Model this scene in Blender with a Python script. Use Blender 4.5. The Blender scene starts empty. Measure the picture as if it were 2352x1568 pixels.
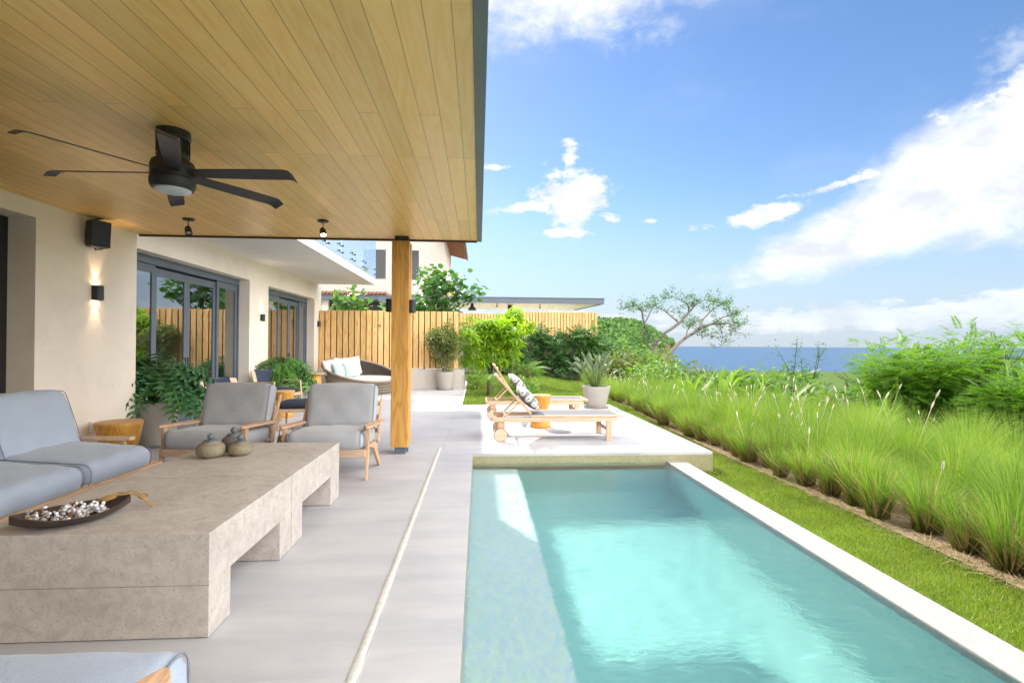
import bpy, bmesh, math, random
import numpy as np
from mathutils import Vector, Matrix
R = math.radians
SC = bpy.context.scene
COL = SC.collection
# ------------------------------------------------------------------ camera
cam = bpy.data.objects.new('camera', bpy.data.cameras.new('camera'))
COL.objects.link(cam); SC.camera = cam
cam.data.lens = 18.0; cam.data.sensor_width = 36.0
cam.data.clip_start = 0.05; cam.data.clip_end = 200000
yaw, pit, rol = -math.atan(76/1176.), R(.41), R(.35)
cam.matrix_world = Matrix.Translation((0, 0, 1.4)) @ Matrix.Rotation(yaw, 4, 'Z') @ Matrix.Rotation(math.pi/2+pit, 4, 'X') @ Matrix.Rotation(rol, 4, 'Z')
# ------------------------------------------------------------------ exposure / render
SC.view_settings.view_transform = 'Standard'
SC.view_settings.look = 'None'
SC.view_settings.exposure = 1.82
SC.view_settings.gamma = 1.0
cy = SC.cycles
cy.use_denoising = True
cy.max_bounces = 10; cy.diffuse_bounces = 7; cy.glossy_bounces = 3; cy.transmission_bounces = 6; cy.transparent_max_bounces = 8
cy.caustics_refractive = True; cy.caustics_reflective = False
cy.sample_clamp_indirect = 6.0
# ------------------------------------------------------------------ sun
SUN_EL, SUN_AZ = R(44), R(-28)           # azimuth measured from +Y towards +X
sd = Vector((math.sin(SUN_AZ)*math.cos(SUN_EL), math.cos(SUN_AZ)*math.cos(SUN_EL), math.sin(SUN_EL)))
sl = bpy.data.lights.new('sun', 'SUN'); sl.energy = 2.0; sl.angle = R(.55); sl.color = (1, .95, .87)
sl.cycles.is_caustics_light = True
so = bpy.data.objects.new('sun', sl); COL.objects.link(so)
so.rotation_euler = (-sd).to_track_quat('-Z', 'Y').to_euler()
# ------------------------------------------------------------------ sky with clouds
W = bpy.data.worlds.new('World'); SC.world = W; W.use_nodes = True
nt = W.node_tree; N = nt.nodes; LK = nt.links
def mth(op, a, b=None, c=None, nt_=None):
    t = nt_ or nt
    n = t.nodes.new('ShaderNodeMath'); n.operation = op
    for i, v in enumerate((a, b, c)):
        if v is None: continue
        if isinstance(v, (int, float)): n.inputs[i].default_value = v
        else: t.links.new(v, n.inputs[i])
    return n.outputs[0]
sky = N.new('ShaderNodeTexSky'); sky.sky_type = 'NISHITA'; sky.sun_disc = False
sky.sun_elevation = SUN_EL; sky.sun_rotation = SUN_AZ; sky.air_density = 1.0; sky.dust_density = .35; sky.ozone_density = 1.6; sky.altitude = 60
tc = N.new('ShaderNodeTexCoord'); sep = N.new('ShaderNodeSeparateXYZ'); LK.new(tc.outputs['Generated'], sep.inputs[0])
dx, dy, dz = sep.outputs
U = mth('ARCTAN2', dx, dy); Vv = mth('ARCSINE', dz)
def noise(vec, scale, detail, rough=.55, dist=0.0, t=None):
    t = t or nt
    n = t.nodes.new('ShaderNodeTexNoise'); n.inputs['Scale'].default_value = scale; n.inputs['Detail'].default_value = detail
    n.inputs['Roughness'].default_value = rough; n.inputs['Distortion'].default_value = dist
    if vec is not None: t.links.new(vec, n.inputs['Vector'])
    return n.outputs['Fac']
cb = N.new('ShaderNodeCombineXYZ'); LK.new(U, cb.inputs[0]); LK.new(mth('MULTIPLY', Vv, 1.7), cb.inputs[1])
n1 = noise(cb.outputs[0], 9.0, 9, .62, .4); n2 = noise(cb.outputs[0], 34.0, 7, .66, .3)
def blob(u, v, a, b, ang=0., p=1.):
    du = mth('SUBTRACT', U, u); dv = mth('SUBTRACT', Vv, v); ca, sa = math.cos(R(ang)), math.sin(R(ang))
    x = mth('ADD', mth('MULTIPLY', du, ca/a), mth('MULTIPLY', dv, sa/a))
    y = mth('ADD', mth('MULTIPLY', du, -sa/b), mth('MULTIPLY', dv, ca/b))
    r = mth('SQRT', mth('ADD', mth('MULTIPLY', x, x), mth('MULTIPLY', y, y)))
    return mth('MULTIPLY', mth('SUBTRACT', 1.0, r), p)
def union(lst):
    o = lst[0]
    for k in lst[1:]: o = mth('MAXIMUM', o, k)
    return o
def ramp01(x, a, b):
    n = N.new('ShaderNodeMapRange'); n.interpolation_type = 'SMOOTHSTEP'; n.clamp = True
    LK.new(x, n.inputs[0]); n.inputs[1].default_value = a; n.inputs[2].default_value = b
    return n.outputs[0]
nn = mth('ADD', mth('MULTIPLY', mth('SUBTRACT', n1, .5), 2.2), mth('MULTIPLY', mth('SUBTRACT', n2, .5), .9))
BIG = union([blob(.10, .66, .42, .15, -6, 1.0), blob(.46, .64, .22, .10, 10, .8), blob(.80, .262, .25, .10, 26, 1.3), blob(.95, .27, .30, .13, 14, 1.3), blob(.67, .195, .23, .065, 22, 1.2),
             blob(.58, .148, .17, .032, 8, .8), blob(-.75, .5, .5, .2, 0, .8), blob(2.6, .5, .9, .2, 0, .8), blob(1.55, .42, .4, .16, 10, .9)])
SML = union([blob(.185, .278, .10, .065, -20, 1.15), blob(.09, .262, .09, .016, 3, 1.), blob(.25, .24, .05, .02, -15, 1.), blob(.175, .34, .022, .05, 0, .8), blob(.172, .378, .03, .014, 0, .9),
             blob(.52, .226, .11, .020, 6, 1.2), blob(.63, .262, .09, .014, 8, 1.), blob(.32, .232, .03, .008, 0, .9), blob(.02, .335, .05, .009, 0, .9), blob(.175, .215, .06, .009, 0, .7), blob(.14, .318, .035, .012, 0, .8), blob(.86, .35, .12, .035, 15, 1.0), blob(.56, .165, .06, .008, 0, .7)])
mb = ramp01(mth('ADD', BIG, mth('MULTIPLY', nn, .46)), .0, .68)
ms = ramp01(mth('ADD', SML, mth('MULTIPLY', nn, 1.35)), .12, .62)
HZ = union([blob(.72, .048, .50, .030, 1, 1.), blob(.90, .070, .14, .028, 4, 1.1), blob(.15, .05, .45, .03, 0, .7), blob(-1.0, .07, .6, .03, 0, .9), blob(2., .07, .8, .03, 0, .9)])
cb2 = N.new('ShaderNodeCombineXYZ'); LK.new(U, cb2.inputs[0]); LK.new(mth('MULTIPLY', Vv, 2.4), cb2.inputs[1])
n3 = noise(cb2.outputs[0], 24.0, 8, .6)
mh = mth('MULTIPLY', ramp01(mth('ADD', HZ, mth('MULTIPLY', mth('SUBTRACT', n3, .5), 1.9)), .10, .6), mth('MULTIPLY', ramp01(Vv, .004, .034), .62))
mwisp = mth('MULTIPLY', ramp01(mth('ADD', blob(.84, .39, .16, .05, 35, .8), mth('MULTIPLY', nn, .9)), .35, .95), .45)
n4 = noise(cb.outputs[0], 3.2, 5, .5)
veil = mth('MULTIPLY', ramp01(n4, .5, .8), .14)
fill_bank = mth('MULTIPLY', mth('MULTIPLY', ramp01(n4, .22, .45), ramp01(mth('COSINE', mth('SUBTRACT', U, R(136))), .13, .5)), ramp01(Vv, .01, .1))  # cloud bank added out of view, behind and right, as patio fill light
cm = mth('MINIMUM', union([mb, ms, mh, mwisp, veil, fill_bank]), .97)
# cloud tone: nearly white, faintly grey in the thick lower parts
shade = ramp01(noise(cb.outputs[0], 12.0, 6, .55), .3, .7)
cc = N.new('ShaderNodeMix'); cc.data_type = 'RGBA'; LK.new(shade, cc.inputs['Factor'])
cc.inputs['A'].default_value = (1.98, 2.1, 2.3, 1); cc.inputs['B'].default_value = (2.9, 2.93, 2.98, 1)
hs = N.new('ShaderNodeHueSaturation'); hs.inputs['Hue'].default_value = .500; hs.inputs['Saturation'].default_value = 1.18; hs.inputs['Value'].default_value = .50
LK.new(sky.outputs[0], hs.inputs['Color'])
# pale blue sea haze low over the horizon
hz0 = N.new('ShaderNodeMix'); hz0.data_type = 'RGBA'; hzf = mth('MULTIPLY', ramp01(mth('ABSOLUTE', Vv), .30, .0), .85)
LK.new(hzf, hz0.inputs['Factor']); LK.new(hs.outputs[0], hz0.inputs['A']); hz0.inputs['B'].default_value = (1.42, 1.90, 2.32, 1)
# unseen clouds behind the camera, made over-bright to lift the patio's ambient light
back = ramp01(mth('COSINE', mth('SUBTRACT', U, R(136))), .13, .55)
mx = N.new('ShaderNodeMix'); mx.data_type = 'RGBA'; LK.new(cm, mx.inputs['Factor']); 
tn = N.new('ShaderNodeMix'); tn.data_type = 'RGBA'; tn.blend_type = 'MULTIPLY'; tn.inputs[0].default_value = 1.; LK.new(hz0.outputs['Result'], tn.inputs['A']); tn.inputs['B'].default_value = (.90, .855, .885, 1)
LK.new(tn.outputs['Result'], mx.inputs['A']); 
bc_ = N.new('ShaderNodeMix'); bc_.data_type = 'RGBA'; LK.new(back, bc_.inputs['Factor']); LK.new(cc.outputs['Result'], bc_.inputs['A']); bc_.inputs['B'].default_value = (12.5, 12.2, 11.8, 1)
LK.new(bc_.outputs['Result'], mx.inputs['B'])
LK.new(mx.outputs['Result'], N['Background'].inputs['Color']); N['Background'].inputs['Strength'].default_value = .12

# ------------------------------------------------------------------ materials
def newmat(name):
    m = bpy.data.materials.new(name); m.use_nodes = True
    return m, m.node_tree, m.node_tree.nodes['Principled BSDF']
def mapping(t, scale=(1, 1, 1), coord='Object', rot=(0, 0, 0)):
    c = t.nodes.new('ShaderNodeTexCoord'); mp = t.nodes.new('ShaderNodeMapping')
    t.links.new(c.outputs[coord], mp.inputs['Vector']); mp.inputs['Scale'].default_value = scale; mp.inputs['Rotation'].default_value = rot
    return mp.outputs[0]
def ramp(t, fac, stops):
    r = t.nodes.new('ShaderNodeValToRGB'); t.links.new(fac, r.inputs[0]); e = r.color_ramp.elements
    while len(e) < len(stops): e.new(.5)
    for k, (p, c) in zip(e, stops): k.position = p; k.color = (*c, 1)
    return r.outputs[0]
def mixc(t, f, a, b, blend='MIX'):
    n = t.nodes.new('ShaderNodeMix'); n.data_type = 'RGBA'; n.blend_type = blend
    for nm, v in (('Factor', f), ('A', a), ('B', b)):
        s = n.inputs[nm] if nm != 'Factor' else n.inputs[0]
        if isinstance(v, (int, float)): s.default_value = v
        elif isinstance(v, tuple): s.default_value = (*v, 1)
        else: t.links.new(v, s)
    return n.outputs['Result']
def bump(t, b, h, strength=.3, dist=.01):
    n = t.nodes.new('ShaderNodeBump'); n.inputs['Strength'].default_value = strength; n.inputs['Distance'].default_value = dist
    t.links.new(h, n.inputs['Height']); t.links.new(n.outputs[0], b.inputs['Normal'])
def plain(name, c, rough=.6, metal=0., spec=.5, var=.12, scale=6., bmp=0., bscale=120.):
    m, t, b = newmat(name)
    v = mapping(t); f = noise(v, scale, 5, .6, 0, t)
    lo = tuple(x*(1-var) for x in c); hi = tuple(min(1, x*(1+var)) for x in c)
    t.links.new(ramp(t, f, [(.3, lo), (.7, hi)]), b.inputs['Base Color'])
    b.inputs['Roughness'].default_value = rough; b.inputs['Metallic'].default_value = metal; b.inputs['Specular IOR Level'].default_value = spec
    if bmp: bump(t, b, noise(v, bscale, 3, .6, 0, t), bmp, .004)
    return m
def wood(name, dark, mid, light, rough=.5, axis='Z', ring=8., stretch=14., plank=None, spec=.5, groove=None, knots=False):
    """grain runs along axis; plank=(width,length) adds staggered boards (length along axis)"""
    m, t, b = newmat(name)
    c = t.nodes.new('ShaderNodeTexCoord'); s = t.nodes.new('ShaderNodeSeparateXYZ'); t.links.new(c.outputs['Object'], s.inputs[0])
    ax = 'XYZ'.index(axis); oth = [i for i in range(3) if i != ax]
    cb = t.nodes.new('ShaderNodeCombineXYZ')
    t.links.new(mth('MULTIPLY', s.outputs[ax], 1./stretch, None, t), cb.inputs[0])
    t.links.new(s.outputs[oth[0]], cb.inputs[1]); t.links.new(s.outputs[oth[1]], cb.inputs[2])
    gi = t.nodes.new('ShaderNodeNewGeometry'); rnd = gi.outputs['Random Per Island']
    grv = None; vecn = cb.outputs[0]
    if plank:
        bc = t.nodes.new('ShaderNodeCombineXYZ'); t.links.new(s.outputs[ax], bc.inputs[0]); t.links.new(s.outputs[oth[0]], bc.inputs[1])
        br = t.nodes.new('ShaderNodeTexBrick'); t.links.new(bc.outputs[0], br.inputs['Vector']); br.inputs['Scale'].default_value = 1.
        br.inputs['Color1'].default_value = (0, 0, 0, 1); br.inputs['Color2'].default_value = (1, 1, 1, 1); br.inputs['Mortar'].default_value = (.5, .5, .5, 1)
        br.inputs['Mortar Size'].default_value = (.0022 if name == 'ceiling_oak' else .0014); br.inputs['Mortar Smooth'].default_value = .0; br.inputs['Brick Width'].default_value = plank[1]; br.inputs['Row Height'].default_value = plank[0]; br.offset = .37; br.offset_frequency = 3
        rnd = mth('ADD', br.outputs['Color'], 0., None, t); grv = br.outputs['Fac']
    off = t.nodes.new('ShaderNodeCombineXYZ'); t.links.new(mth('MULTIPLY', rnd, 37., None, t), off.inputs[0]); t.links.new(mth('MULTIPLY', rnd, 11., None, t), off.inputs[1])
    va = t.nodes.new('ShaderNodeVectorMath'); va.operation = 'ADD'; t.links.new(vecn, va.inputs[0]); t.links.new(off.outputs[0], va.inputs[1])
    base = noise(va.outputs[0], ring, 2, .45, .2, t)
    rings = mth('FRACT', mth('MULTIPLY', base, 9., None, t), None, None, t)
    tri = mth('ABSOLUTE', mth('SUBTRACT', rings, .5, None, t), None, None, t)
    va2 = t.nodes.new('ShaderNodeVectorMath'); va2.operation = 'MULTIPLY'; t.links.new(va.outputs[0], va2.inputs[0]); va2.inputs[1].default_value = (1., 14, 14)
    fine = noise(va2.outputs[0], ring*1.4, 4, .7, 0, t)
    g = mth('ADD', mth('MULTIPLY', tri, 1.0, None, t), mth('MULTIPLY', fine, .55, None, t), None, t)
    col = ramp(t, g, [(.12, dark), (.45, mid), (.85, light)])
    tone = mth('ADD', mth('MULTIPLY', rnd, .20 if plank else .34, None, t), .90 if plank else .83, None, t)
    tcol = t.nodes.new('ShaderNodeCombineColor')
    t.links.new(tone, tcol.inputs[0]); t.links.new(mth('MULTIPLY', mth('ADD', mth('MULTIPLY', tone, .8, None, t), .2, None, t), 1.0, None, t), tcol.inputs[1]); t.links.new(tone, tcol.inputs[2])
    col = mixc(t, 1.0, col, tcol.outputs[0], 'MULTIPLY')
    if knots:
        vo = t.nodes.new('ShaderNodeTexVoronoi'); vo.inputs['Scale'].default_value = 2.1; t.links.new(c.outputs['Object'], vo.inputs['Vector'])
        kf = ramp(t, vo.outputs['Distance'], [(.03, (1, 1, 1)), (.11, (0, 0, 0))])
        col = mixc(t, kf, col, tuple(x*.35 for x in dark))
    if grv is not None:
        col = mixc(t, grv, col, groove or tuple(x*.35 for x in dark))
    t.links.new(col, b.inputs['Base Color']); b.inputs['Roughness'].default_value = rough; b.inputs['Specular IOR Level'].default_value = spec
    hgt = mth('MULTIPLY', fine, .5, None, t)
    if grv is not None: hgt = mth('SUBTRACT', hgt, mth('MULTIPLY', grv, 3., None, t), None, t)
    bump(t, b, hgt, .12, .002)
    return m
def leafmat(name, cols, trans=.38, rough=.45, spec=.4, edge=None, base=None):
    """leaf colour varies leaf by leaf; part of the light passes through"""
    m, t, b = newmat(name)
    g = t.nodes.new('ShaderNodeNewGeometry')
    st = [(i/(max(1, len(cols)-1)), c) for i, c in enumerate(cols)]
    col = ramp(t, g.outputs['Random Per Island'], st)
    n = noise(mapping(t), 2.2, 3, .5, 0, t)
    col = mixc(t, 1., col, ramp(t, n, [(.3, (.78, .8, .78)), (.7, (1.15, 1.15, 1.1))]), 'MULTIPLY')
    oi = t.nodes.new('ShaderNodeObjectInfo'); col = mixc(t, 1., col, ramp(t, oi.outputs['Random'], [(0, (.80, .84, .82)), (.5, (1., 1., 1.)), (1, (1.22, 1.14, 1.))]), 'MULTIPLY')
    b.inputs['Roughness'].default_value = rough; b.inputs['Specular IOR Level'].default_value = spec
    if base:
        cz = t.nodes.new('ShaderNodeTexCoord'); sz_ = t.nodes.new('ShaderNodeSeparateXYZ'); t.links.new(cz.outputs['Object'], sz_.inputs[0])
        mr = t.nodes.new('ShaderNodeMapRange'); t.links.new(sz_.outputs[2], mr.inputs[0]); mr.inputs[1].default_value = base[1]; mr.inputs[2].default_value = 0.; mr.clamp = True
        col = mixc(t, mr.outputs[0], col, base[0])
    t.links.new(col, b.inputs['Base Color'])
    tr = t.nodes.new('ShaderNodeBsdfTranslucent')
    t.links.new(mixc(t, 1., col, (1.45, 1.55, .7), 'MULTIPLY'), tr.inputs['Color'])
    ms_ = t.nodes.new('ShaderNodeMixShader'); ms_.inputs[0].default_value = trans
    t.links.new(b.outputs[0], ms_.inputs[1]); t.links.new(tr.outputs[0], ms_.inputs[2]); t.links.new(ms_.outputs[0], t.nodes['Material Output'].inputs[0])
    return m
M = {}
M['ceil'] = wood('ceiling_oak', (.88, .51, .155), (.93, .57, .185), (.95, .63, .225), .33, 'Y', 7., 9., (.121, 1.9), .5, (.42, .23, .07))
M['teak'] = wood('teak', (.42, .25, .14), (.58, .37, .22), (.68, .46, .30), .55, 'Z', 16., 10.)
M['teaky'] = wood('teak_y', (.42, .25, .14), (.58, .37, .22), (.68, .46, .30), .55, 'Y', 16., 10.)
M['teakx'] = wood('teak_x', (.45, .29, .19), (.60, .41, .28), (.72, .52, .38), .6, 'X', 16., 10.)
M['post'] = wood('post_timber', (.42, .19, .035), (.60, .30, .065), (.70, .38, .10), .5, 'Z', 7., 8., None, .5, None, True)
M['drum'] = wood('orange_timber', (.42, .17, .025), (.58, .27, .045), (.66, .34, .07), .5, 'Z', 5., 6.)
M['drumtop'] = wood('timber_end', (.42, .22, .10), (.50, .28, .14), (.56, .33, .17), .6, 'X', 5., 6.)
M['fence'] = wood('fence_board', (.50, .25, .09), (.76, .46, .18), (.86, .58, .27), .65, 'Z', 6., 9., None, .3, None, True)
M['eave'] = wood('eave_timber', (.20, .09, .05), (.30, .14, .08), (.36, .19, .11), .6, 'X', 6., 9.)
def plastermat(name, c):
    m, t, b = newmat(name); v = mapping(t); lo = noise(v, 1.1, 7, .65, .5, t); hi = noise(v, 38., 4, .6, .4, t); sp = noise(mapping(t, (1, 1, .35)), 14., 5, .7, 0, t)
    col = ramp(t, lo, [(.3, tuple(x*.90 for x in c)), (.55, c), (.75, tuple(min(1, x*1.05) for x in c))])
    col = mixc(t, 1., col, ramp(t, sp, [(.24, (.80, .79, .77)), (.36, (1, 1, 1))]), 'MULTIPLY')
    t.links.new(col, b.inputs['Base Color']); b.inputs['Roughness'].default_value = .9; b.inputs['Specular IOR Level'].default_value = .2
    bump(t, b, mth('ADD', hi, mth('MULTIPLY', lo, 3., None, t), None, t), .35, .006); return m
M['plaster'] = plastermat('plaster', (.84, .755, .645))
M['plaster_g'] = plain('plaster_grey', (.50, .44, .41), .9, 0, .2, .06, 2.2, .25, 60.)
M['plaster_n'] = plain('plaster_pale', (.58, .52, .47), .9, 0, .2, .05, 1.2, .1, 30.)
M['white'] = plain('white_render', (.74, .71, .68), .8, 0, .3, .04, 2.)
M['metal'] = plain('grey_steel', (.105, .13, .165), .42, .0, .6, .08, 3.)
M['fascia'] = plain('fascia_steel', (.12, .155, .16), .5, .0, .5, .1, 2.)
M['black'] = plain('black_metal', (.018, .018, .021), .42, 0, .5, .15, 8.)
M['blade'] = plain('fan_blade', (.040, .040, .046), .45, 0, .5, .1, 8.)
M['brown'] = plain('brown_trim', (.07, .035, .025), .6)
M['rubber'] = plain('rubber', (.03, .035, .03), .8)
M['plastic'] = plain('white_plastic', (.8, .8, .8), .4, 0, .5, .02)
M['lens'] = plain('frosted_lens', (.55, .58, .62), .35, 0, .5, .05)
M['pot'] = plain('pot_cement', (.50, .46, .42), .75, 0, .3, .07, 4., .15, 80.)
M['potw'] = plain('pot_pale', (.40, .37, .335), .7, 0, .3, .06, 4., .12, 80.)
M['saucer'] = plain('saucer_grey', (.25, .26, .26), .6)
M['soil'] = plain('potting_soil', (.05, .035, .025), .95, 0, .2, .4, 60., .6, 90.)
M['bark'] = plain('pale_bark', (.25, .21, .19), .9, 0, .2, .35, 9., .6, 40.)
M['barkd'] = plain('dark_bark', (.10, .075, .055), .9, 0, .2, .35, 14., .6, 40.)
M['stem'] = plain('green_stem', (.12, .19, .05), .6, 0, .3, .3, 10.)
M['bowl'] = plain('dark_carved_wood', (.062, .040, .034), .5, 0, .5, .35, 14., .2, 60.)
M['rope'] = plain('rope_jute', (.36, .22, .085), .9, 0, .2, .35, 200., .8, 260.)
M['ropeb'] = plain('navy_rope', (.045, .06, .10), .8, 0, .3, .25, 90., .6, 200.)
M['seatdark'] = plain('charcoal_fabric', (.035, .042, .06), .9, 0, .2, .2, 60., .3, 300.)
M['pipe'] = plain('piping_cord', (.21, .235, .28), .85, 0, .2, .1, 40.)
M['cream'] = plain('cream_fabric', (.60, .575, .54), .9, 0, .2, .06, 12., .3, 200.)
M['bluepil'] = plain('pale_blue_fabric', (.40, .49, .50), .9, 0, .2, .12, 30., .4, 200.)
M['mesh'] = plain('sling_mesh', (.17, .17, .185), .7, 0, .3, .08, 90., .3, 500.)
M['tilered'] = plain('roof_tile', (.30, .15, .10), .8, 0, .2, .3, 5.)
M['dirt'] = plain('straw_soil', (.36, .26, .17), .95, 0, .2, .45, 22., .8, 60.)
M['rock'] = plain('red_rock', (.17, .105, .085), .95, 0, .2, .4, .12, .9, .5)
M['plume'] = plain('seed_plume', (.66, .58, .48), .9, 0, .2, .12, 30.)
M['dry'] = plain('dry_straw', (.42, .31, .17), .9, 0, .2, .3, 30.)

def fabricmat(name, c):
    m, t, b = newmat(name); v = mapping(t)
    w = noise(v, 260., 2, .5, 0, t); lowf = noise(v, 3., 4, .5, .6, t)
    t.links.new(mixc(t, 1., ramp(t, w, [(.3, tuple(x*.88 for x in c)), (.7, tuple(x*1.08 for x in c))]), ramp(t, lowf, [(.3, (.93, .93, .95)), (.7, (1.04, 1.04, 1.02))]), 'MULTIPLY'), b.inputs['Base Color'])
    b.inputs['Roughness'].default_value = .88; b.inputs['Specular IOR Level'].default_value = .25; b.inputs['Sheen Weight'].default_value = .25
    hh = mth('ADD', mth('MULTIPLY', w, .25, None, t), mth('MULTIPLY', noise(v, 9., 3, .5, 1.2, t), 2.2, None, t), None, t)
    bump(t, b, hh, .26, .008)
    return m
M['fabric'] = fabricmat('grey_blue_fabric', (.38, .44, .54))
M['fabric2'] = fabricmat('grey_fabric', (.41, .425, .46))

def stonemat(name, c, k=1., dark=.55):
    m, t, b = newmat(name); v = mapping(t)
    big = noise(v, 2.6, 6, .6, .8, t); spk = noise(v, 75., 3, .65, 0, t); mid = noise(v, 17., 5, .6, .5, t)
    col = ramp(t, big, [(.28, tuple(x*.87 for x in c)), (.5, c), (.72, tuple(min(1, x*1.13) for x in c))])
    col = mixc(t, 1., col, ramp(t, mid, [(.32, (.84, .82, .80)), (.6, (1.05, 1.04, 1.03))]), 'MULTIPLY')
    col = mixc(t, ramp(t, spk, [(.30, (.7, .7, .7)), (.44, (0, 0, 0))]), col, tuple(x*dark for x in c))
    t.links.new(col, b.inputs['Base Color']); b.inputs['Roughness'].default_value = .55; b.inputs['Specular IOR Level'].default_value = .35
    bump(t, b, spk, .18, .003)
    return m
M['stone'] = stonemat('travertine', (.52, .475, .44))
M['jar'] = stonemat('river_stone', (.27, .235, .165), 1., .35)
M['jar2'] = stonemat('dark_river_stone', (.15, .135, .125), 1., .45)
M['lid'] = plain('polished_slate', (.12, .145, .165), .35, 0, .5, .15, 30.)

def floormat():
    m, t, b = newmat('polished_concrete'); c = t.nodes.new('ShaderNodeTexCoord')
    mp = t.nodes.new('ShaderNodeMapping'); t.links.new(c.outputs['Object'], mp.inputs['Vector']); mp.inputs['Scale'].default_value = (.45, 2.6, 1)
    st = noise(mp.outputs[0], 2.2, 7, .62, .5, t); cl = noise(c.outputs['Object'], .9, 6, .6, .4, t); sp = noise(c.outputs['Object'], 160., 2, .5, 0, t)
    col = ramp(t, st, [(.25, (.43, .43, .452)), (.5, (.495, .49, .505)), (.75, (.555, .548, .55))])
    col = mixc(t, 1., col, ramp(t, cl, [(.3, (.84, .845, .87)), (.5, (.96, .955, .955)), (.68, (1.06, 1.05, 1.03))]), 'MULTIPLY')
    col = mixc(t, ramp(t, sp, [(.27, (.5, .5, .5)), (.34, (0, 0, 0))]), col, (.38, .37, .36))
    vo = t.nodes.new('ShaderNodeTexVoronoi'); vo.inputs['Scale'].default_value = .42; t.links.new(c.outputs['Object'], vo.inputs['Vector'])
    col = mixc(t, ramp(t, vo.outputs['Distance'], [(.028, (.35, .35, .35)), (.05, (0, 0, 0))]), col, (.42, .40, .37))
    t.links.new(col, b.inputs['Base Color']); b.inputs['Specular IOR Level'].default_value = .35
    rr = t.nodes.new('ShaderNodeMapRange'); t.links.new(cl, rr.inputs[0]); rr.inputs[1].default_value = .3; rr.inputs[2].default_value = .7; rr.inputs[3].default_value = .42; rr.inputs[4].default_value = .62
    t.links.new(rr.outputs[0], b.inputs['Roughness']); bump(t, b, st, .06, .004)
    return m
M['floor'] = floormat()
M['drain'] = plain('drain_mortar', (.58, .56, .52), .8, 0, .2, .12, 30., .3, 80.)

def tilemat(name, cols, grout, size=.025, rough=.28, var_rough=True):
    m, t, b = newmat(name)
    c = t.nodes.new('ShaderNodeTexCoord'); gn = t.nodes.new('ShaderNodeNewGeometry')
    # each face picks the two in-plane axes by its normal: (x,y) on floors, (x,z) or (y,z) on walls
    s = t.nodes.new('ShaderNodeSeparateXYZ'); t.links.new(c.outputs['Object'], s.inputs[0])
    ns = t.nodes.new('ShaderNodeSeparateXYZ'); t.links.new(gn.outputs['True Normal'], ns.inputs[0])
    az = mth('ABSOLUTE', ns.outputs[2], None, None, t); axx = mth('ABSOLUTE', ns.outputs[0], None, None, t)
    isz = mth('GREATER_THAN', az, .5, None, t); isx = mth('GREATER_THAN', axx, .5, None, t)
    def sel(f, a, bb): return mth('ADD', mth('MULTIPLY', f, a, None, t), mth('MULTIPLY', mth('SUBTRACT', 1., f, None, t), bb, None, t), None, t)
    u = sel(isx, s.outputs[1], s.outputs[0]); v = sel(isz, s.outputs[1], s.outputs[2])
    cbx = t.nodes.new('ShaderNodeCombineXYZ'); t.links.new(u, cbx.inputs[0]); t.links.new(v, cbx.inputs[1])
    br = t.nodes.new('ShaderNodeTexBrick'); t.links.new(cbx.outputs[0], br.inputs['Vector']); br.inputs['Scale'].default_value = 1.; br.offset = 0.
    br.inputs['Brick Width'].default_value = size; br.inputs['Row Height'].default_value = size; br.inputs['Mortar Size'].default_value = size*.045; br.inputs['Mortar Smooth'].default_value = .2
    br.inputs['Color1'].default_value = (0, 0, 0, 1); br.inputs['Color2'].default_value = (1, 1, 1, 1); br.inputs['Mortar'].default_value = (.5, .5, .5, 1)
    vf = t.nodes.new('ShaderNodeTexWhiteNoise'); vf.noise_dimensions = '2D'
    sn = t.nodes.new('ShaderNodeVectorMath'); sn.operation = 'SNAP'; t.links.new(cbx.outputs[0], sn.inputs[0]); sn.inputs[1].default_value = (size, size, size)
    t.links.new(sn.outputs[0], vf.inputs['Vector'])
    col = ramp(t, vf.outputs['Value'], [(i/(len(cols)-1), k) for i, k in enumerate(cols)])
    col = mixc(t, br.outputs['Fac'], col, grout)
    t.links.new(col, b.inputs['Base Color']); b.inputs['Roughness'].default_value = rough; b.inputs['Specular IOR Level'].default_value = .5
    return m
M['tile_pool'] = tilemat('pool_tile', [(.17, .43, .41), (.24, .50, .47), (.20, .46, .45), (.30, .53, .46), (.15, .41, .40)], (.26, .50, .46))
M['tile_ledge'] = tilemat('ledge_tile', [(.42, .66, .72), (.54, .74, .74), (.62, .78, .62), (.46, .60, .80), (.70, .80, .74), (.50, .72, .78)], (.44, .62, .66))
M['tile_wall'] = tilemat('wall_tile', [(.28, .25, .14), (.35, .32, .19), (.31, .30, .17), (.38, .34, .22)], (.24, .19, .13))
M['tile_edge'] = tilemat('edge_tile', [(.28, .27, .25), (.34, .33, .31), (.31, .295, .28), (.37, .355, .325)], (.26, .25, .23), .02, .5)

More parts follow.
